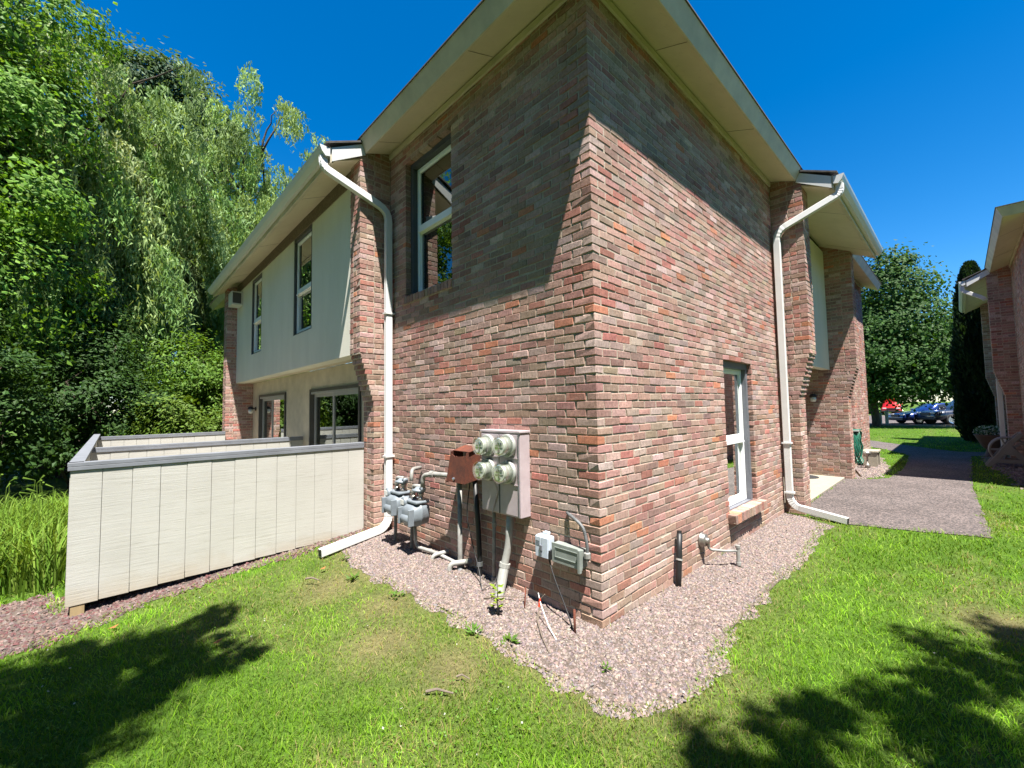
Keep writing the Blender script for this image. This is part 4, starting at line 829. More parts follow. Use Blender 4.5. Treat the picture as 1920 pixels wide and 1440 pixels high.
def willow(label, base, H, Rr, n_br, strands, cols, trunk_r=.4, drop=(1.2, 4.2), zmin=1.6):
    t = thing('willow_tree', label, 'tree', 'willow trees'); mb = MB(); b = np.array(base, float)
    fork = b + np.array([0, 0, H * .3]); limb(mb, b - np.array([0, 0, .2]), fork, trunk_r, trunk_r * .75, .02, 6, 10); tips = []
    for i in range(n_br):
        a = 2.399 * i + rng.uniform(-.3, .3); q = (i + .5) / n_br; rad = Rr * (.25 + .75 * rng.random() ** .7) * (1 - .45 * q); z = b[2] + H * (.42 + .58 * q) * rng.uniform(.93, 1.0)
        e = b + np.array([rad * math.cos(a), rad * math.sin(a), 0]); e[2] = z
        p = limb(mb, fork + rng.normal(0, .1, 3), e, trunk_r * .28, .010, .05, 8, 6); tips += [p[k] for k in (4, 5, 6, 7, 8)] + [e] * 2
        for _ in range(2):
            e2 = e + rng.normal(0, 1, 3) * np.array([1.2, 1.2, .45]); tips.append(e2); limb(mb, p[6], e2, .05, .012, .05, 5, 5)
    bark_obj(mb, t, (.07, .055, .04)); tips = np.array(tips)
    nb = max(20, strands // 15); bo = tips[rng.permutation(max(nb, len(tips)))[:nb] % len(tips)] + rng.normal(0, 1, (nb, 3)) * np.array([.55, .55, .35]); bl = rng.uniform(*drop, nb); i = rng.integers(0, nb, strands)
    S = bo[i] + rng.normal(0, 1, (strands, 3)) * np.array([.20, .20, .12]); L = bl[i] * rng.uniform(.45, 1.0, strands); btint = tints(nb, cols, .28)
    L = np.minimum(L, np.maximum(.4, S[:, 2] - b[2] - zmin)); out = S[:, :2] - b[:2]; out /= np.linalg.norm(out, axis=1, keepdims=True) + .3; per = 34
    T = rng.random((strands, per)); o = out[:, None, :] * (np.sqrt(T) * .55 * np.minimum(L, 1.5)[:, None])[..., None]
    P = np.empty((strands, per, 3)); P[..., :2] = S[:, None, :2] + o + rng.normal(0, .05, (strands, per, 2)); P[..., 2] = S[:, None, 2] + .25 * np.sin(np.pi * np.minimum(T * 2, 1)) - T * L[:, None]
    P = P.reshape(-1, 3); m = len(P); A = np.tile([0, 0, -1.0], (m, 1)) + rng.normal(0, .42, (m, 3)); tt = np.repeat(btint[i], per, 0) * rng.uniform(.85, 1.15, (m, 1))
    link('crown', blade_leaves('crown', P, A, rand_dirs(m), rng.uniform(.14, .30, m), rng.uniform(.035, .065, m), tt), 'leaf', t); return t

willow('tall weeping willow towering behind the patio fences at the left', (-4.0, 18.4, 0), 13.4, 5.2, 46, 8200, G_WILL, .45)
willow('second weeping willow showing above the roof gutter', (3.0, 21.5, 0), 15.6, 5.2, 34, 6000, [(.21, .32, .09), (.24, .35, .105), (.175, .275, .075)], .38)
broad_tree('bright green broadleaf tree filling the upper left edge', (-6.0, 15.2, 0), [(-5.3, 13.6, 4.6, 2.3, 2.2, 1.4), (-6.2, 15.2, 7.4, 2.8, 2.6, 1.8), (-4.9, 14.4, 9.3, 1.7, 1.7, 1.5), (-5.0, 14.8, 12.6, 2.0, 2.0, 2.2), (-6.6, 15.8, 15.2, 2.2, 2.2, 2.0), (-4.5, 13.2, 6.6, 1.4, 1.4, .9), (-7.4, 15.0, 10.6, 2.2, 2.2, 2.4)], 60000, .13, [(.10, .21, .022), (.125, .25, .026), (.16, .29, .034), (.075, .165, .02)], .3, asp=.7, sub=.27, per=240)
broad_tree('tall grey-green poplar behind the willow crown', (-1.2, 33, 0), [(-2.4, 33, 22.5, 2.2, 2.0, 2.0), (-.3, 32.5, 23.0, 1.7, 1.6, 1.7), (1.1, 31.6, 21.4, 1.5, 1.5, 1.6), (1.9, 31.2, 18.9, 1.6, 1.5, 1.6), (-1.0, 33, 18.0, 3.0, 2.6, 2.6)], 17000, .30, G_COOL, .5, sub=.36, per=60)
for lab, bs, h, rr, nl, cl in (('dark broadleaf tree deep in the woods at the far left', (-8.5, 24, 0), 15, 4.0, 8000, G_DARK), ('dark broadleaf tree in the woods straight behind the big willow', (-3.2, 25.5, 0), 11, 4.0, 8000, G_DARK), ('mid green tree in the woods behind the far end of the gutter', (2.2, 30, 0), 11, 4.0, 7000, G_MAPLE), ('green tree hidden low behind the second willow', (8, 32, 0), 12, 4.5, 5000, G_MAPLE), ('dark tree between the poplar and the left edge', (-5.2, 31, 0), 17, 4.2, 8000, G_DARK)):
    broad_tree(lab, bs, [(bs[0] + rng.uniform(-1, 1) * rr * .5, bs[1] + rng.uniform(-.5, .5) * rr, h * q, rr * .7, rr * .7, h * .16) for q in (.3, .45, .6, .75, .88)], nl, .30, cl, .35, group='woodland trees', sub=.4, per=80)
def shrub(label, base, lobes, n, size, cols, name='shrub', asp=.6):
    t = thing(name, label, 'shrub', 'shrubs behind the patio'); mb = MB()
    for l in lobes:
        for _ in range(3): limb(mb, (base[0] + rng.uniform(-.2, .2), base[1] + rng.uniform(-.2, .2), base[2] - .1), (l[0] + rng.uniform(-.4, .4) * l[3], l[1] + rng.uniform(-.4, .4) * l[4], l[2] + .4 * l[5]), .035, .008, .06, 5, 5)
    me = bark_obj(mb, t, (.09, .07, .05)); me.name = 'stem'
    P, Nn = crown_points(lobes, n, .19, per=150, shell=.25); P[:, 2] = np.maximum(P[:, 2], .02 - .1 * rng.random(len(P))); m = len(P); A = np.cross(Nn, rand_dirs(m)); A[:, 2] -= .15; s = size * rng.uniform(.6, 1.35, m)
    link('foliage', leaves_mesh('foliage', P, A, Nn, s, s * asp, tints(m, cols)), 'leaf', t)
shrub('bright green honeysuckle bush behind the far end of the fence', (-.9, 13.9, 0), [(-1.0, 13.9, 2.9, 1.2, 1.0, 1.0), (-.7, 13.7, 1.7, 1.2, 1.0, .9), (-.2, 14.2, 2.3, .9, .8, 1.0)], 13000, .10, G_MAPLE)
shrub('low yellow-green bush just over the farthest fence', (-1.5, 12.4, 0), [(-1.5, 12.4, 1.3, .75, .6, .9), (-1.2, 12.3, .8, .8, .6, .7)], 9000, .10, G_LIME)
shrub('low lime groundcover bush against the brick end pier', (-.4, 12.6, 0), [(-.4, 12.6, .9, .9, .7, .75), (.3, 13, .8, .9, .7, .7)], 8000, .10, G_LIME)
shrub('dark shrub in deep shade at the left edge of the woods', (-4.6, 11.4, 0), [(-4.7, 11.4, 2.1, 1.2, 1.2, 1.3), (-4.2, 11.6, 1.2, 1.1, 1.0, 1.1), (-5.4, 11.8, 3.2, 1.3, 1.2, 1.4), (-5.6, 11.2, 1.3, 1.2, 1.2, 1.2)], 17000, .10, G_DARK)
shrub('broad dark shrub behind the outer corner of the fence', (-3.2, 12.9, 0), [(-3.2, 12.9, 1.7, 1.2, .9, 1.3), (-2.4, 13.2, 1.4, 1.1, .9, 1.2), (-3.0, 13.4, 3.0, 1.1, 1.0, 1.0)], 15000, .10, [(.034, .082, .016), (.046, .10, .018), (.028, .066, .014)])
shrub('tall dark understory shrub beneath the willow', (-3.8, 15.5, 0), [(-3.8, 15.5, 3.8, 1.6, 1.2, 1.5), (-2.6, 15.8, 2.6, 1.4, 1.1, 1.3), (-1.6, 15.6, 1.6, 1.3, 1.0, 1.4), (-4.4, 15.8, 1.8, 1.5, 1.2, 1.6), (-4.9, 15.4, 5.6, 1.2, 1.0, 1.4)], 19000, .12, G_DARK)
shrub('far shrub closing the gap beside the end pier', (1.0, 18, 0), [(1.0, 18, 2.2, 1.6, 1.2, 2.2), (2.6, 18.4, 2.0, 1.5, 1.2, 2.0), (-.5, 19, 1.8, 1.4, 1.2, 1.8)], 12000, .15, G_MAPLE)
# shade tree behind the photographer: its crown throws the shadows on the lawn
def over(x, y, h): return (x - .172 * h, y - .373 * h, h)
LB = [(*over(-2.62, 1.95, 6.6), .62, .62, .4), (*over(-3.2, 1.6, 6.8), .7, .8, .4), (*over(-3.1, 2.4, 7.0), .55, .6, .4), (*over(-2.12, 2.42, 6.9), .34, .16, .2), (*over(-2.15, 1.72, 6.5), .36, .20, .2), (*over(-4.3, 1.8, 7.0), 1.0, 1.2, .6),
      (*over(-.62, -1.02, 7.0), .42, .18, .25), (*over(-.05, -1.28, 7.2), .50, .20, .25), (*over(.25, -1.70, 7.0), .75, .24, .3), (*over(-.9, -1.45, 7.4), .75, .4, .4), (*over(1.25, -1.72, 7.0), .62, .22, .25), (*over(1.3, -2.5, 7.4), 1.3, .55, .5), (*over(-.6, -2.3, 7.8), 1.2, .6, .5), (*over(1.95, -2.05, 7.2), .45, .12, .2)]
broad_tree('large shade tree standing behind the viewer over the lawn', (-4.6, -5.6, 0), LB, 17000, .13, G_MAPLE, .32, sub=.13, per=80, cat='tree', shell=.1, lk=.022)
# unseen trees added behind the viewer to block sky and darken the shaded walls
for lab, bx, by, h, rr in (('added tall tree behind the viewer to the left', -14, 4, 14, 4.6), ('added tall tree directly behind the viewer', -13.5, -6, 15, 5), ('added broad tree behind the viewer over the right shoulder', -8, -14, 14, 5), ('added round tree behind the viewer by the far lawn', 1.5, -15, 13, 4.8), ('added leafy tree far to the left behind the viewer', -15, 13, 15, 4.6), ('added slim tree behind the viewer in the back row', -19, -1, 17, 5), ('added tree in the back row behind the viewer to the right', -3, -20, 17, 5.5)):
    broad_tree(lab, (bx, by, 0), [(bx + rng.uniform(-.5, .5) * rr, by + rng.uniform(-.5, .5) * rr, h * q, rr * .75, rr * .75, h * .15) for q in (.2, .38, .55, .72, .88)], 5200, .55, G_DARK, .35, group='trees added behind the viewer', sub=.5, per=40)
# right side
broad_tree('big round green maple on the lawn in front of the parked cars', (34.0, 2.0, 0), [(34.0, .4, 2.7, 3.2, 3.0, .8), (34.0, .6, 4.2, 3.7, 3.6, 1.3), (34.2, .4, 6.4, 3.3, 3.3, 1.6), (33.6, 2.6, 5.2, 3.0, 3.0, 1.8), (34, .8, 8.6, 2.4, 2.4, 1.6), (34, .9, 10.4, 1.3, 1.3, 1.2), (34, -1.8, 4.2, 2.2, 2.0, 1.6), (34, 4.4, 4.6, 3, 3, 2.2), (33, 3.0, 2.6, 2.4, 2.2, 1.0)], 54000, .21, [(.026, .070, .011), (.034, .085, .013), (.046, .105, .017)], .21, asp=.7, sub=.34, per=70)
for lab, bs, h, rr, nl in (('distant tree beyond the parking lot behind the maple', (72, 4, 0), 14, 6, 7000), ('distant tree beyond the parking lot above the grey car', (75, -7, 0), 12, 6, 7000), ('distant tree beyond the parking lot at the far left', (78, 18, 0), 15, 7, 5000)):
    broad_tree(lab, bs, [(bs[0], bs[1] + rng.uniform(-.6, .6) * rr, h * q, rr * .7, rr * .8, h * .2) for q in (.2, .4, .6, .8)], nl, .6, G_MAPLE, .4, group='distant trees', sub=.6, per=60)
# arborvitae: tall dense column of upright sprays
t = thing('arborvitae', 'tall dark columnar arborvitae beside the neighbouring house', 'tree'); mb = MB(); limb(mb, (21.5, -2.4, -.2), (21.5, -2.4, 6.2), .14, .02, .005, 6, 8); bark_obj(mb, t, (.08, .06, .045))
n_ = 26000; q = rng.random(n_); zz = .1 + 6.9 * q ** 1.05; rad = .70 * np.sqrt(np.clip(1 - (zz / 7.05) ** 2.2, 0, 1)) * np.clip(.55 + zz * .6, 0, 1); aa = rng.random(n_) * 6.283; rk = rad * (.62 + .42 * rng.random(n_)) * (1 + .12 * np.sin(aa * 5 + zz * 2))
P = np.stack([21.5 + rk * np.cos(aa), -2.4 + rk * np.sin(aa), zz], -1); A = np.stack([np.cos(aa) * .5, np.sin(aa) * .5, np.ones(n_)], -1) + rng.normal(0, .3, (n_, 3)); s = rng.uniform(.10, .22, n_)
link('crown', leaves_mesh('crown', P, A, rand_dirs(n_), s, s * .45, tints(n_, [(.012, .028, .010), (.016, .036, .012)])), 'leaf', t)
# planter flowers
t = [o for o in COL.objects if o.name.startswith('flower_planter')][0]; n_ = 900; d = rand_dirs(n_); P = np.array([PX, PY, .72]) + d * np.array([.36, .36, .20]) * rng.random((n_, 1)) ** .4
link('flowers', leaves_mesh('flowers', P, rand_dirs(n_), rand_dirs(n_), .06, .045, np.where(rng.random((n_, 1)) < .35, np.array([[.55, .55, .58]]), np.array([[.05, .10, .04]]))), 'leaf', t)
# daylilies
t = thing('daylily_clump', 'thick clump of long-leaved daylilies outside the fence corner', 'plant')
def straps(name, C0, n, hmin, hmax, wd, cols, parent, mat='grass_blade', lean=.75, segs=5):
    m = n; a = rng.random(m) * 6.283; h = rng.uniform(hmin, hmax, m); le = h * rng.uniform(.25, lean, m); V = []; T = []
    ti = tints(m, cols)
    for k in range(segs + 1):
        q = k / segs; r = le * q ** 1.6; z = h * (q * 1.5 - .62 * q ** 2.4); c = C0 + np.stack([r * np.cos(a), r * np.sin(a), z], -1); sd = np.stack([-np.sin(a), np.cos(a), np.zeros(m)], -1) * (wd * (1 - .92 * q ** 2) / 2)
        V += [c - sd, c + sd]; T += [ti * (.6 + .5 * q)] * 2 if False else [ti, ti]
    V = np.stack(V, 1); k2 = 2 * (segs + 1); b = (np.arange(m) * k2)[:, None]; Q = np.concatenate([b + np.array([[2 * k, 2 * k + 1, 2 * k + 3, 2 * k + 2]]) for k in range(segs)])
    return link(name, npmesh(name, V.reshape(-1, 3), Q, tint=np.stack(T, 1).reshape(-1, 3)), mat, parent)
n_ = 7500; cx = rng.uniform(-6.2, -3.02, n_); cy = 4.5 + rng.random(n_) * 3.4 - .25 * (cx + 3); C0 = np.stack([cx, cy, gh(cx, cy)], -1); C0[:, :2] += rng.normal(0, .08, (n_, 2))
straps('leaves', C0, n_, .34, .72, .015, [(.11, .19, .022), (.13, .22, .028), (.09, .165, .02), (.15, .22, .04)], t)
mb = MB()
for i in range(26):
    x = rng.uniform(-4.4, -3.1); y = rng.uniform(4.7, 6.5); h = rng.uniform(.65, .95); mb.tube([(x, y, 0), (x + rng.uniform(-.06, .06), y + rng.uniform(-.06, .06), h), (x + rng.uniform(-.08, .08), y, h + .04)], [.004, .003, .012], 5)
me = mb.obj('flower_stalk', None, t); T = np.tile(np.array([.12, .2, .03, 1], np.float32), (len(me.data.vertices), 1)); me.data.attributes.new('tint', 'FLOAT_COLOR', 'POINT').data.foreach_set('color', T.ravel()); me.data.materials.append(MATS['grass_blade'])

# ------------------------------------------------------------------ gravel stones
OCT = np.array([(1, .25, -.3), (-1, -.15, -.3), (.15, 1, -.3), (-.2, -1, -.3), (.1, -.15, .8)])
OCF = np.array([(0, 2, 4), (2, 1, 4), (1, 3, 4), (3, 0, 4)])
STC = [(.215, .165, .153), (.19, .145, .137), (.245, .193, .175), (.17, .138, .136), (.27, .223, .193), (.225, .168, .14), (.15, .126, .13)]
def stones(name, label, poly, dens, smin, smax, cols, edge=.12, dz=.0):
    P = np.array(poly); lo, hi = P.min(0) - edge, P.max(0) + edge; m = int(dens * (hi - lo).prod()); x = rng.uniform(lo[0], hi[0], m); y = rng.uniform(lo[1], hi[1], m)
    i = inpoly(x, y, poly); d = edgedist(x, y, poly); nz = vnoise(x, y, 6, 3)
    wall = (x > -.0) & (y > -.0) & (x < 5) & (y < 3.28); keep = (i & ((d > .02) | (nz > .3))) | (~i & (d < edge * nz) & (rng.random(m) < .65)); keep &= ~wall; x = x[keep]; y = y[keep]; m = len(x)
    s = rng.uniform(smin, smax, m) * .5 * rng.choice([.7, 1, 1, 1.25], m); D = OCT[None] * rng.uniform(.72, 1.25, (m, 5, 1)) * (s[:, None, None] * rng.uniform(.7, 1.25, (m, 1, 3)) * np.array([1, 1, .75]))
    a = rng.random(m) * 6.283; c, sn = np.cos(a)[:, None], np.sin(a)[:, None]; tl = rng.normal(0, .3, m)[:, None]; X, Y_, Z_ = D[..., 0], D[..., 1], D[..., 2]; Y_, Z_ = Y_ * np.cos(tl) - Z_ * np.sin(tl), Y_ * np.sin(tl) + Z_ * np.cos(tl)
    V = np.stack([X * c - Y_ * sn + x[:, None], X * sn + Y_ * c + y[:, None], Z_ + (gh(x, y) + dz + s * rng.uniform(.1, .8, m))[:, None]], -1)
    F = (np.arange(m) * 5)[:, None, None] + OCF[None]
    o = stuff(link(name, npmesh(name, V.reshape(-1, 3), tris=F.reshape(-1, 3), tint=np.repeat(tints(m, cols, .18), 5, 0)), 'stone')); o['label'] = label; o['category'] = 'gravel'; return o
stones('gravel', 'pinkish grey crushed gravel strip around the corner of the brick house', GRAVEL, 12000, .012, .027, STC)
stones('gravel', 'sunlit gravel bed beside the brick wall beyond the entry', BED2, 2500, .022, .045, STC)
stones('gravel', 'shaded pebbles in the bed along the neighbouring house', BEDN, 700, .03, .07, STC)
stones('mulch_chips', 'red and grey stone chips along the foot of the near fence', CHIPS, 3200, .018, .040, [(.12, .055, .055), (.10, .06, .055), (.17, .13, .12), (.10, .075, .07), (.16, .11, .095)], .15)

# ------------------------------------------------------------------ grass
def blades(x, y, dense_far=False):
    m = len(x); d = np.hypot(x - CAM[0], y - CAM[1]); k = np.clip(d / 3.0, 1, 6) ** .75
    dry = dryness(x, y)
    keep = rng.random(m) > dry * .62; x, y, d, k, dry = x[keep], y[keep], d[keep], k[keep], dry[keep]; m = len(x)
    h = rng.uniform(.016, .036, m) * rng.choice([1, 1, 1, 1.25, 1.6], m) * (1 - .45 * dry) * (.8 + .5 * vnoise(x, y, 5, 9)) * np.where(k > 1.5, 1.25, 1); wd = rng.uniform(.0028, .0048, m) * k
    a = rng.random(m) * 6.283; le = h * rng.uniform(.2, 1.3, m); yw = rng.random(m) * 6.283
    g1 = np.array([(.125, .262, .014), (.155, .305, .016), (.10, .22, .013), (.195, .335, .026), (.22, .31, .06)])[:, :][rng.integers(0, 5, m)]; g2 = np.array([(.26, .22, .085), (.22, .20, .065), (.32, .26, .13)])[rng.integers(0, 3, m)]
    lush = vnoise(x, y, 1.7, 21)[:, None]; col = g1 * (.62 + .75 * lush) * (.75 + .5 * vnoise(x, y, 7, 23)[:, None]); col = np.where((rng.random(m) < dry * .85)[:, None], g2, col) * rng.uniform(.8, 1.2, (m, 1)); col = col * (1 - .1 * dry[:, None]) + np.array([.05, .03, .0]) * dry[:, None] * .6
    b = np.stack([x, y, gh(x, y) - .004], -1); sd = np.stack([np.cos(yw), np.sin(yw), 0 * yw], -1) * wd[:, None] / 2; o = np.stack([np.cos(a), np.sin(a), 0 * a], -1) * le[:, None]; up = np.array([0, 0, 1.0])
    V = np.stack([b - sd, b + sd, b + o * .35 + up * (h * .62)[:, None] + sd * .8, b + o * .35 + up * (h * .62)[:, None] - sd * .8, b + o + up * h[:, None] * .95], 1).reshape(-1, 3)
    i = (np.arange(m) * 5)[:, None]; return V, i + np.array([[0, 1, 2, 3]]), i + np.array([[3, 2, 4]]), np.repeat(col, 5, 0)
NOGRASS = [(GRAVEL, .02), (PATH, .02), (BED2, 0), (BEDN, .05), (CHIPS, .03)]
def lawn_mask(x, y):
    ok = np.ones(len(x), bool)
    for p, e in NOGRASS: ok &= ~(inpoly(x, y, p) & (edgedist(x, y, p) > e * (.5 + 4 * vnoise(x, y, 4, 31) ** 2)))
    ok &= ~((x > -.25) & (x < 14) & (y > -.02)) & ~((x > -2.95) & (x < 0) & (y > 3.5) & (y < 11)) & ~((x > 9.4) & (y < -2.9)) & ~((x > 5) & (x < 9) & (y > -.12)); return ok
def polar(n, r0, r1, a0, a1):
    r = r0 * (r1 / r0) ** rng.random(n); a = np.radians(rng.uniform(a0, a1, n)); return CAM[0] + r * np.cos(a), CAM[1] + r * np.sin(a)
x, y = polar(255000, 1.45, 9.5, -16, 112); ok = lawn_mask(x, y); x, y = x[ok], y[ok]
x2 = 5.5 + 29.5 * rng.random(90000) ** 1.6; y2 = rng.uniform(-4.5, 8, 90000); ok = lawn_mask(x2, y2) & (rng.random(90000) < 14 / np.maximum(14, x2)); x2, y2 = x2[ok], y2[ok]
V, Qd, Tr, Cc = blades(np.concatenate([x, x2]), np.concatenate([y, y2]))
go = stuff(link('grass', npmesh('grass', V, Qd, Tr, Cc), 'grass_blade')); go['label'] = 'short mown green lawn grass with dry patches'; go['category'] = 'grass'
# clover and small broad weeds among the grass
x, y = polar(9000, 1.5, 7, -16, 112); ok = lawn_mask(x, y) & (vnoise(x, y, 1.6, 41) > .47); x, y = x[ok], y[ok]; m = len(x)
P = np.stack([x, y, gh(x, y) + rng.uniform(.018, .04, m)], -1); Nn = rand_dirs(m) * .5 + np.array([0, 0, 1.0]); s = rng.uniform(.010, .020, m)
o = stuff(link('clover', leaves_mesh('clover', P, np.cross(Nn, rand_dirs(m)), Nn, s, s * .8, np.where(rng.random((m, 1)) < .07, np.array([[.42, .42, .38]]), tints(m, [(.085, .185, .018), (.10, .21, .022), (.13, .23, .035)]))), 'leaf')); o['label'] = 'small clover leaves scattered through the lawn'; o['category'] = 'clover'
# individual weeds, seedling, twigs
def weed(label, x, y, n, r, cols, h=.05):
    t = thing('weed', label, 'weed', 'weeds at the gravel edge'); a = rng.random(n) * 6.283; z0 = float(gh(x, y)); P = np.stack([x + r * rng.uniform(.2, 1.1, n) * np.cos(a), y + r * rng.uniform(.2, 1.1, n) * np.sin(a), z0 + h * rng.uniform(.2, 1, n)], -1); A = np.stack([np.cos(a), np.sin(a), rng.uniform(.1, .7, n)], -1)
    link('leaves', leaves_mesh('leaves', P, A, np.tile([0, 0, 1.0], (n, 1)) + .3 * rand_dirs(n), r * rng.uniform(.4, 1.3, n), r * .32, tints(n, cols)), 'leaf', t)
for lab, x, y in (('leafy weed at the gravel edge left of the seedling', -.72, .62), ('small weed between the lawn and the gravel near the corner', -.62, .35), ('weed on the bare patch below the gas meters', -.84, 1.55), ('weed in the dry grass near the left downspout', -.95, 2.2), ('tiny weed alone in the gravel in front of the corner', -.40, -.30), ('bright weed at the tip of the downspout spout', -.80, 2.75)):
    weed(lab, x, y, 18, rng.uniform(.05, .075) if 'tiny' not in lab else .035, [(.09, .17, .02), (.07, .14, .02)])
t = thing('seedling', 'young yellow-green seedling in front of the fat conduit', 'plant'); mb = MB(); mb.tube([(-.42, .70, 0), (-.41, .705, .16), (-.415, .70, .27)], [.005, .004, .002], 6); mb.obj('stem', 'twig', t)
P = np.array([(-.42 + .035 * math.cos(i * 2.4), .70 + .045 * math.sin(i * 2.4), .08 + .012 * i) for i in range(16)]); link('leaves', leaves_mesh('leaves', P, np.array([(math.cos(i * 2.4), math.sin(i * 2.4), .2) for i in range(16)]), np.tile([0, 0, 1.0], (16, 1)), .055, .045, tints(16, [(.16, .24, .02), (.2, .28, .03)])), 'leaf', t)
for lab, p0, p1, r in (('grey fallen stick lying on the lawn', (-1.32, .30, .025), (-1.22, .17, .03), .008), ('short bent twig on the lawn near the stick', (-1.12, .28, .03), (-1.08, .20, .035), .006), ('thin bare twig crossing the gravel by the wall', (-.33, .98, .03), (-.10, .66, .06), .005), ('brown stick under the left spout', (-1.3, 2.45, .06), (-1.22, 2.33, .06), .009)):
    mb = MB(); a = np.array(p0); b = np.array(p1); mb.tube([a, a * .6 + b * .4 + np.array([.01, .012, .008]), b], [r, r * .9, r * .5], 6); tag(mb.obj('fallen_twig', 'twig'), lab, 'twig', 'fallen twigs')
for lab, x, y in (('dry orange leaf lying on the lawn below the shadow', -2.08, 1.86), ('brown dead leaf near the fence foot', -2.62, 2.88), ('dry leaf by the left spout end', -1.08, 2.62)):
    o = link('dead_leaf', leaves_mesh('dead_leaf', np.array([[x, y, float(gh(x, y)) + .05]]), np.array([[1, .4, .1]]), np.array([[.1, .1, 1.0]]), .07, .045, np.array([[.40, .16, .06]])), 'leaf'); tag(o, lab, 'leaf', 'fallen leaves')

# ------------------------------------------------------------------ parked cars (front towards +y, seen from -x)
def car(name, label, cat, loc, rz, paint, L, W, Hh, hood, suv, group='cars in the parking lot'):
    t = thing(name, label, cat, group); hw = W / 2; zb = .32 if suv else .24; belt = .62 * Hh if suv else .64 * Hh
    # stations along length: (x, hood/deck height, cabin top height, half width)
    if suv: st = [(-.5, .60, .60, .80), (-.49, .82, .82, .92), (-.40, .92, .92, .98), (-.20, .98, .98, 1.0), (-.17, 1.0, 1.02, 1.0), (-.04, 1.0, Hh - .04, 1.0), (.08, 1.0, Hh, 1.0), (.30, 1.0, Hh - .02, 1.0), (.43, 1.0, Hh - .10, .99), (.485, 1.0, 1.05, .96), (.5, .7, .7, .90)]
    else: st = [(-.5, .48, .48, .78), (-.49, .64, .64, .90), (-.38, .76, .76, .98), (-.21, .86, .86, 1.0), (-.18, .88, .90, 1.0), (-.03, .90, Hh - .04, 1.0), (.06, .90, Hh, 1.0), (.18, .90, Hh - .03, 1.0), (.34, .92, .98, .99), (.47, .88, .90, .95), (.5, .6, .6, .88)]
    mb = MB(); rings = []; cab = []
    for x, hb, ht, k in st:
        w_ = hw * k; b = min(hb, hb)
        rings.append([(x * L, s * w, z) for s, w, z in ((-1, w_ * .86, zb), (-1, w_ * .99, zb + .12), (-1, w_, b * .72), (-1, w_ * .95, b), (-1, w_ * .55, b + .015), (1, w_ * .55, b + .015), (1, w_ * .95, b), (1, w_, b * .72), (1, w_ * .99, zb + .12), (1, w_ * .86, zb))])
    mb.loft(rings); body = mb.obj('body', paint, t, True)
    mb = MB(); cr = []
    for x, hb, ht, k in st:
        if ht > hb + .015 or (x, hb, ht, k) in (st[4],):
            w_ = hw * k; tt = max(ht, hb + .02); cr.append([(x * L, s * w, z) for s, w, z in ((-1, w_ * .93, hb - .02), (-1, w_ * .93 - (tt - hb) * .38, tt - .05), (-1, w_ * .88 - (tt - hb) * .42, tt), (1, w_ * .88 - (tt - hb) * .42, tt), (1, w_ * .93 - (tt - hb) * .38, tt - .05), (1, w_ * .93, hb - .02))])
    mb.loft(cr); cabin = mb.obj('cabin', paint, t, True)
    def quad(pn, a, mat, par, off):
        mb = MB(); a = [np.array(p) + off for p in a]; mb.add(a + [p - np.array(off) * .6 for p in a], [(0, 1, 2, 3), (0, 4, 5, 1), (1, 5, 6, 2), (2, 6, 7, 3), (3, 7, 4, 0)]); mb.obj(pn, mat, par)
    def I(r, i): return np.array(r[i])
    for s, (lo, hi) in ((-1, (0, 1)), (1, (5, 4))):
        for a, b in zip(cr[1:-1], cr[2:]):
            if np.array(a)[2][2] - np.array(a)[0][2] < .25 or np.array(b)[2][2] - np.array(b)[0][2] < .2: continue
            A0, A1, B0, B1 = I(a, lo), I(a, hi), I(b, lo), I(b, hi); m = lambda p, q, f: p + (q - p) * f
            q4 = [m(m(A0, A1, .12), m(B0, B1, .12), .05), m(m(A0, A1, .12), m(B0, B1, .12), .95), m(m(A0, A1, .92), m(B0, B1, .92), .95), m(m(A0, A1, .92), m(B0, B1, .92), .05)]
            quad('side_window', q4, 'car_glass', cabin, np.array([0, s * .012, .006]))
    a, b = cr[0], cr[1]; quad('windscreen', [I(a, 0) * .97 + I(a, 5) * .03 + [.03, 0, .03], I(a, 5) * .97 + I(a, 0) * .03 + [.03, 0, .03], I(b, 4) * .94 + I(b, 1) * .06, I(b, 1) * .94 + I(b, 4) * .06], 'car_glass', cabin, np.array([-.014, 0, .014]))
    a, b = cr[-2], cr[-1]; quad('rear_window', [I(a, 1) * .93 + I(a, 4) * .07, I(a, 4) * .93 + I(a, 1) * .07, I(b, 5) * .95 + I(b, 0) * .05, I(b, 0) * .95 + I(b, 5) * .05], 'car_glass', cabin, np.array([.014, 0, .014]))
    R = .36 if suv else .32
    for x in (-.31, .29):
        for s in (-1, 1):
            mb = MB(); mb.lathe([(0, -.11), (R * .8, -.11), (R, -.09), (R, .09), (R * .8, .11), (0, .11)], (x * L, s * (hw - .10), R), (0, 1, 0), 22); wl = mb.obj('wheel', 'rubber', t, True)
            mb = MB(); mb.lathe([(R * .52, .112), (R * .68, .125), (R * .70, .10)], (x * L, s * (hw - .10), R), (0, s, 0), 22)
            for k in range(5):
                c, sn = math.cos(k * 1.2566), math.sin(k * 1.2566); o = np.array([x * L, s * (hw + .022), R]); e = np.array([c, 0, sn]); f = np.array([-sn, 0, c]); mb.add([o + f * .035, o - f * .035, o + e * R * .6 - f * .05, o + e * R * .6 + f * .05], [(0, 1, 2, 3)])
            mb.obj('rim', 'chrome', wl)
    zf = .72 if suv else .58
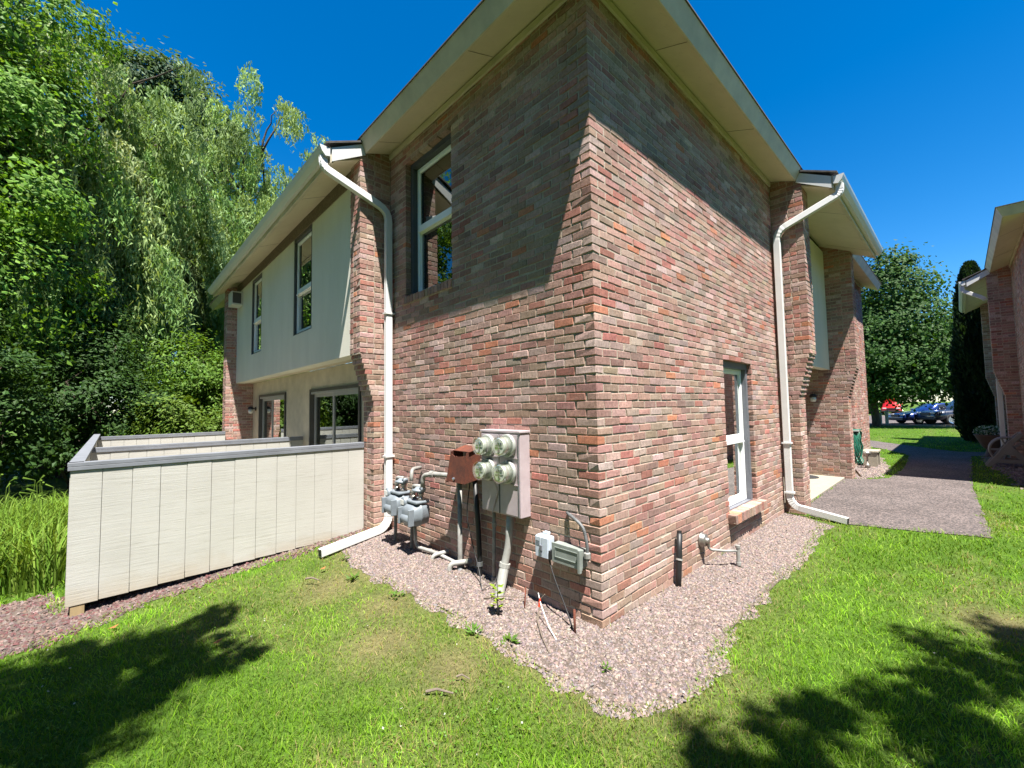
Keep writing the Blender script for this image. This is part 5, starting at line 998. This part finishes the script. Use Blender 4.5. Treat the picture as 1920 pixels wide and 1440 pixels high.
    for s in (-1, 1):
        mb = MB(); mb.box(-.497 * L, -.45 * L, s * hw * .62 - .2, s * hw * .62 + .2, zf, zf + .12); mb.obj('headlight', 'lamp_glass', t, bevel=.03)
        mb = MB(); mb.box(-.15 * L, -.11 * L, s * (hw + .06) - .09, s * (hw + .06) + .09, belt - .02 + .05, belt + .13); mb.obj('mirror', paint, t, bevel=.03)
        mb = MB(); mb.box(.47 * L, .502 * L, s * hw * .75 - .15, s * hw * .75 + .15, zf + .05, zf + .22); mb.obj('tail_light', 'paint_red', t)
    mb = MB(); mb.box(-.507 * L, -.48 * L, -hw * .42, hw * .42, zf - .10, zf + .10); mb.obj('grille', 'black_plastic', t, bevel=.01)
    mb = MB(); mb.box(-.508 * L, -.44 * L, -hw * .86, hw * .86, zb + .02, zb + .20); mb.obj('bumper', 'black_plastic', t, bevel=.04)
    t.location = loc; t.rotation_euler = (0, 0, rz); return t
RZ = math.radians(-118)
car('parked_car', 'dark blue sedan parked nose to the left under the maple', 'car', (39.8, -.47, .012), math.radians(-53), 'paint_blue', 4.7, 1.82, 1.45, .8, False)
car('parked_car', 'dark slate sport utility car beside the arborvitae', 'car', (38.8, -2.06, .012), math.radians(-53), 'paint_slate', 4.7, 1.9, 1.72, .9, True)
car('parked_car', 'red car glimpsed far behind the maple trunk', 'car', (66, 3.9, .012), math.radians(4), 'paint_red', 4.8, 1.9, 1.9, .9, True)
for lab, x, y, h in (('taller pale green utility post at the maple foot', 36.8, 1.72, .95), ('shorter pale green utility post at the maple foot', 36.6, 2.05, .72)):
    t = thing('utility_post', lab, 'post', 'utility posts'); mb = MB(); mb.box(x - .09, x + .09, y - .09, y + .09, -.1, h); mb.obj('body', 'post_pale', t, bevel=.01); mb = MB(); mb.box(x - .11, x + .11, y - .11, y + .11, h, h + .06); mb.obj('cap', 'post_pale', t, bevel=.02)

# ------------------------------------------------------------------ build the bricks
Cn = np.array(BR['c']); Eu = np.array(BR['u']); En = np.array(BR['n']); Hf = np.array(BR['h']); Tn = np.array(BR['tint']); nB = len(Cn)
Eu /= np.linalg.norm(Eu, axis=1, keepdims=True); En = En - Eu * (Eu * En).sum(1, keepdims=True); En /= np.linalg.norm(En, axis=1, keepdims=True); Ez = np.cross(Eu, En); Ez *= np.sign(Ez[:, 2:3])
SG = np.array([(a, b, c) for a in (-1, 1) for b in (-1, 1) for c in (-1, 1)], float)      # u, z, n
ci = {tuple(s): i for i, s in enumerate(SG.astype(int).tolist())}
vid = lambda s, ax: ci[tuple(s)] * 3 + ax
quads_, tris_ = [], []
for ax in range(3):
    o1, o2 = [k for k in range(3) if k != ax]
    for sg in (-1, 1):
        f = []
        for (p, q) in ((-1, -1), (1, -1), (1, 1), (-1, 1)):
            s = [0, 0, 0]; s[ax] = sg; s[o1] = p; s[o2] = q; f.append(vid(s, ax))
        quads_.append(f)
    for p in (-1, 1):
        for q in (-1, 1):
            s0 = [0, 0, 0]; s1 = [0, 0, 0]; s0[ax] = -1; s1[ax] = 1
            for s in (s0, s1): s[o1] = p; s[o2] = q
            quads_.append([vid(s0, o1), vid(s1, o1), vid(s1, o2), vid(s0, o2)])
for s in SG.astype(int).tolist(): tris_.append([vid(s, 0), vid(s, 1), vid(s, 2)])
quads_ = np.array(quads_); tris_ = np.array(tris_)
cj = rng.normal(0, .0026, (nB, 8, 3)); cj[..., 2] *= .25; ch = rng.uniform(.0020, .0042, (nB, 1, 1))
base = SG[None] * Hf[:, None, :][:, :, [0, 1, 2]] + cj
loc = np.repeat(base[:, :, None, :], 3, 2)                       # nB,8,3(axis),3
for ax in range(3):
    for k in range(3):
        if k != ax: loc[:, :, ax, k] -= SG[None, :, k] * ch[:, :, 0]
loc = loc.reshape(nB, 24, 3)
W = Cn[:, None, :] + loc[..., 0:1] * Eu[:, None, :] + loc[..., 1:2] * Ez[:, None, :] + loc[..., 2:3] * En[:, None, :]
# how large each brick of the main house shows from the photograph's viewpoint
vw = Cn - CAM; dep = vw @ F_; sx = (vw @ R_) / dep * 793 + 960; sy = 720 - (vw @ U_) / dep * 793
face = np.abs((vw * En).sum(1)) / np.linalg.norm(vw, axis=1); area = np.where((dep > .3) & (sx > 10) & (sx < 1910) & (sy > 10) & (sy < 1430), Hf[:, 0] * Hf[:, 1] * face / np.maximum(dep, .3) ** 2, 0)
root = np.array([1 if (o.parent is house2) else 0 for o in BR['own']])
area[root == 1] = 0; big = np.argsort(-area)[:300]; isbig = np.zeros(nB, bool); isbig[big] = True
for i in big:
    me = npmesh('brick', W[i], quads_, tris_, np.tile(Tn[i], (24, 1))); link('brick', me, 'brick', BR['own'][i])
for hh, par in ((0, house), (1, house2)):
    s = np.where((root == hh) & ~isbig)[0]; k = len(s); off = (np.arange(k) * 24)[:, None, None]
    stuff(link('bricks', npmesh('bricks', W[s].reshape(-1, 3), (off + quads_[None]).reshape(-1, 4), (off + tris_[None]).reshape(-1, 3), np.repeat(Tn[s], 24, 0)), 'brick', par))
print('bricks', nB, 'tris', sum(sum(max(1, p.loop_total - 2) for p in m.polygons) if len(m.polygons) < 2000 else len(m.loops) - 2 * len(m.polygons) for m in bpy.data.meshes))
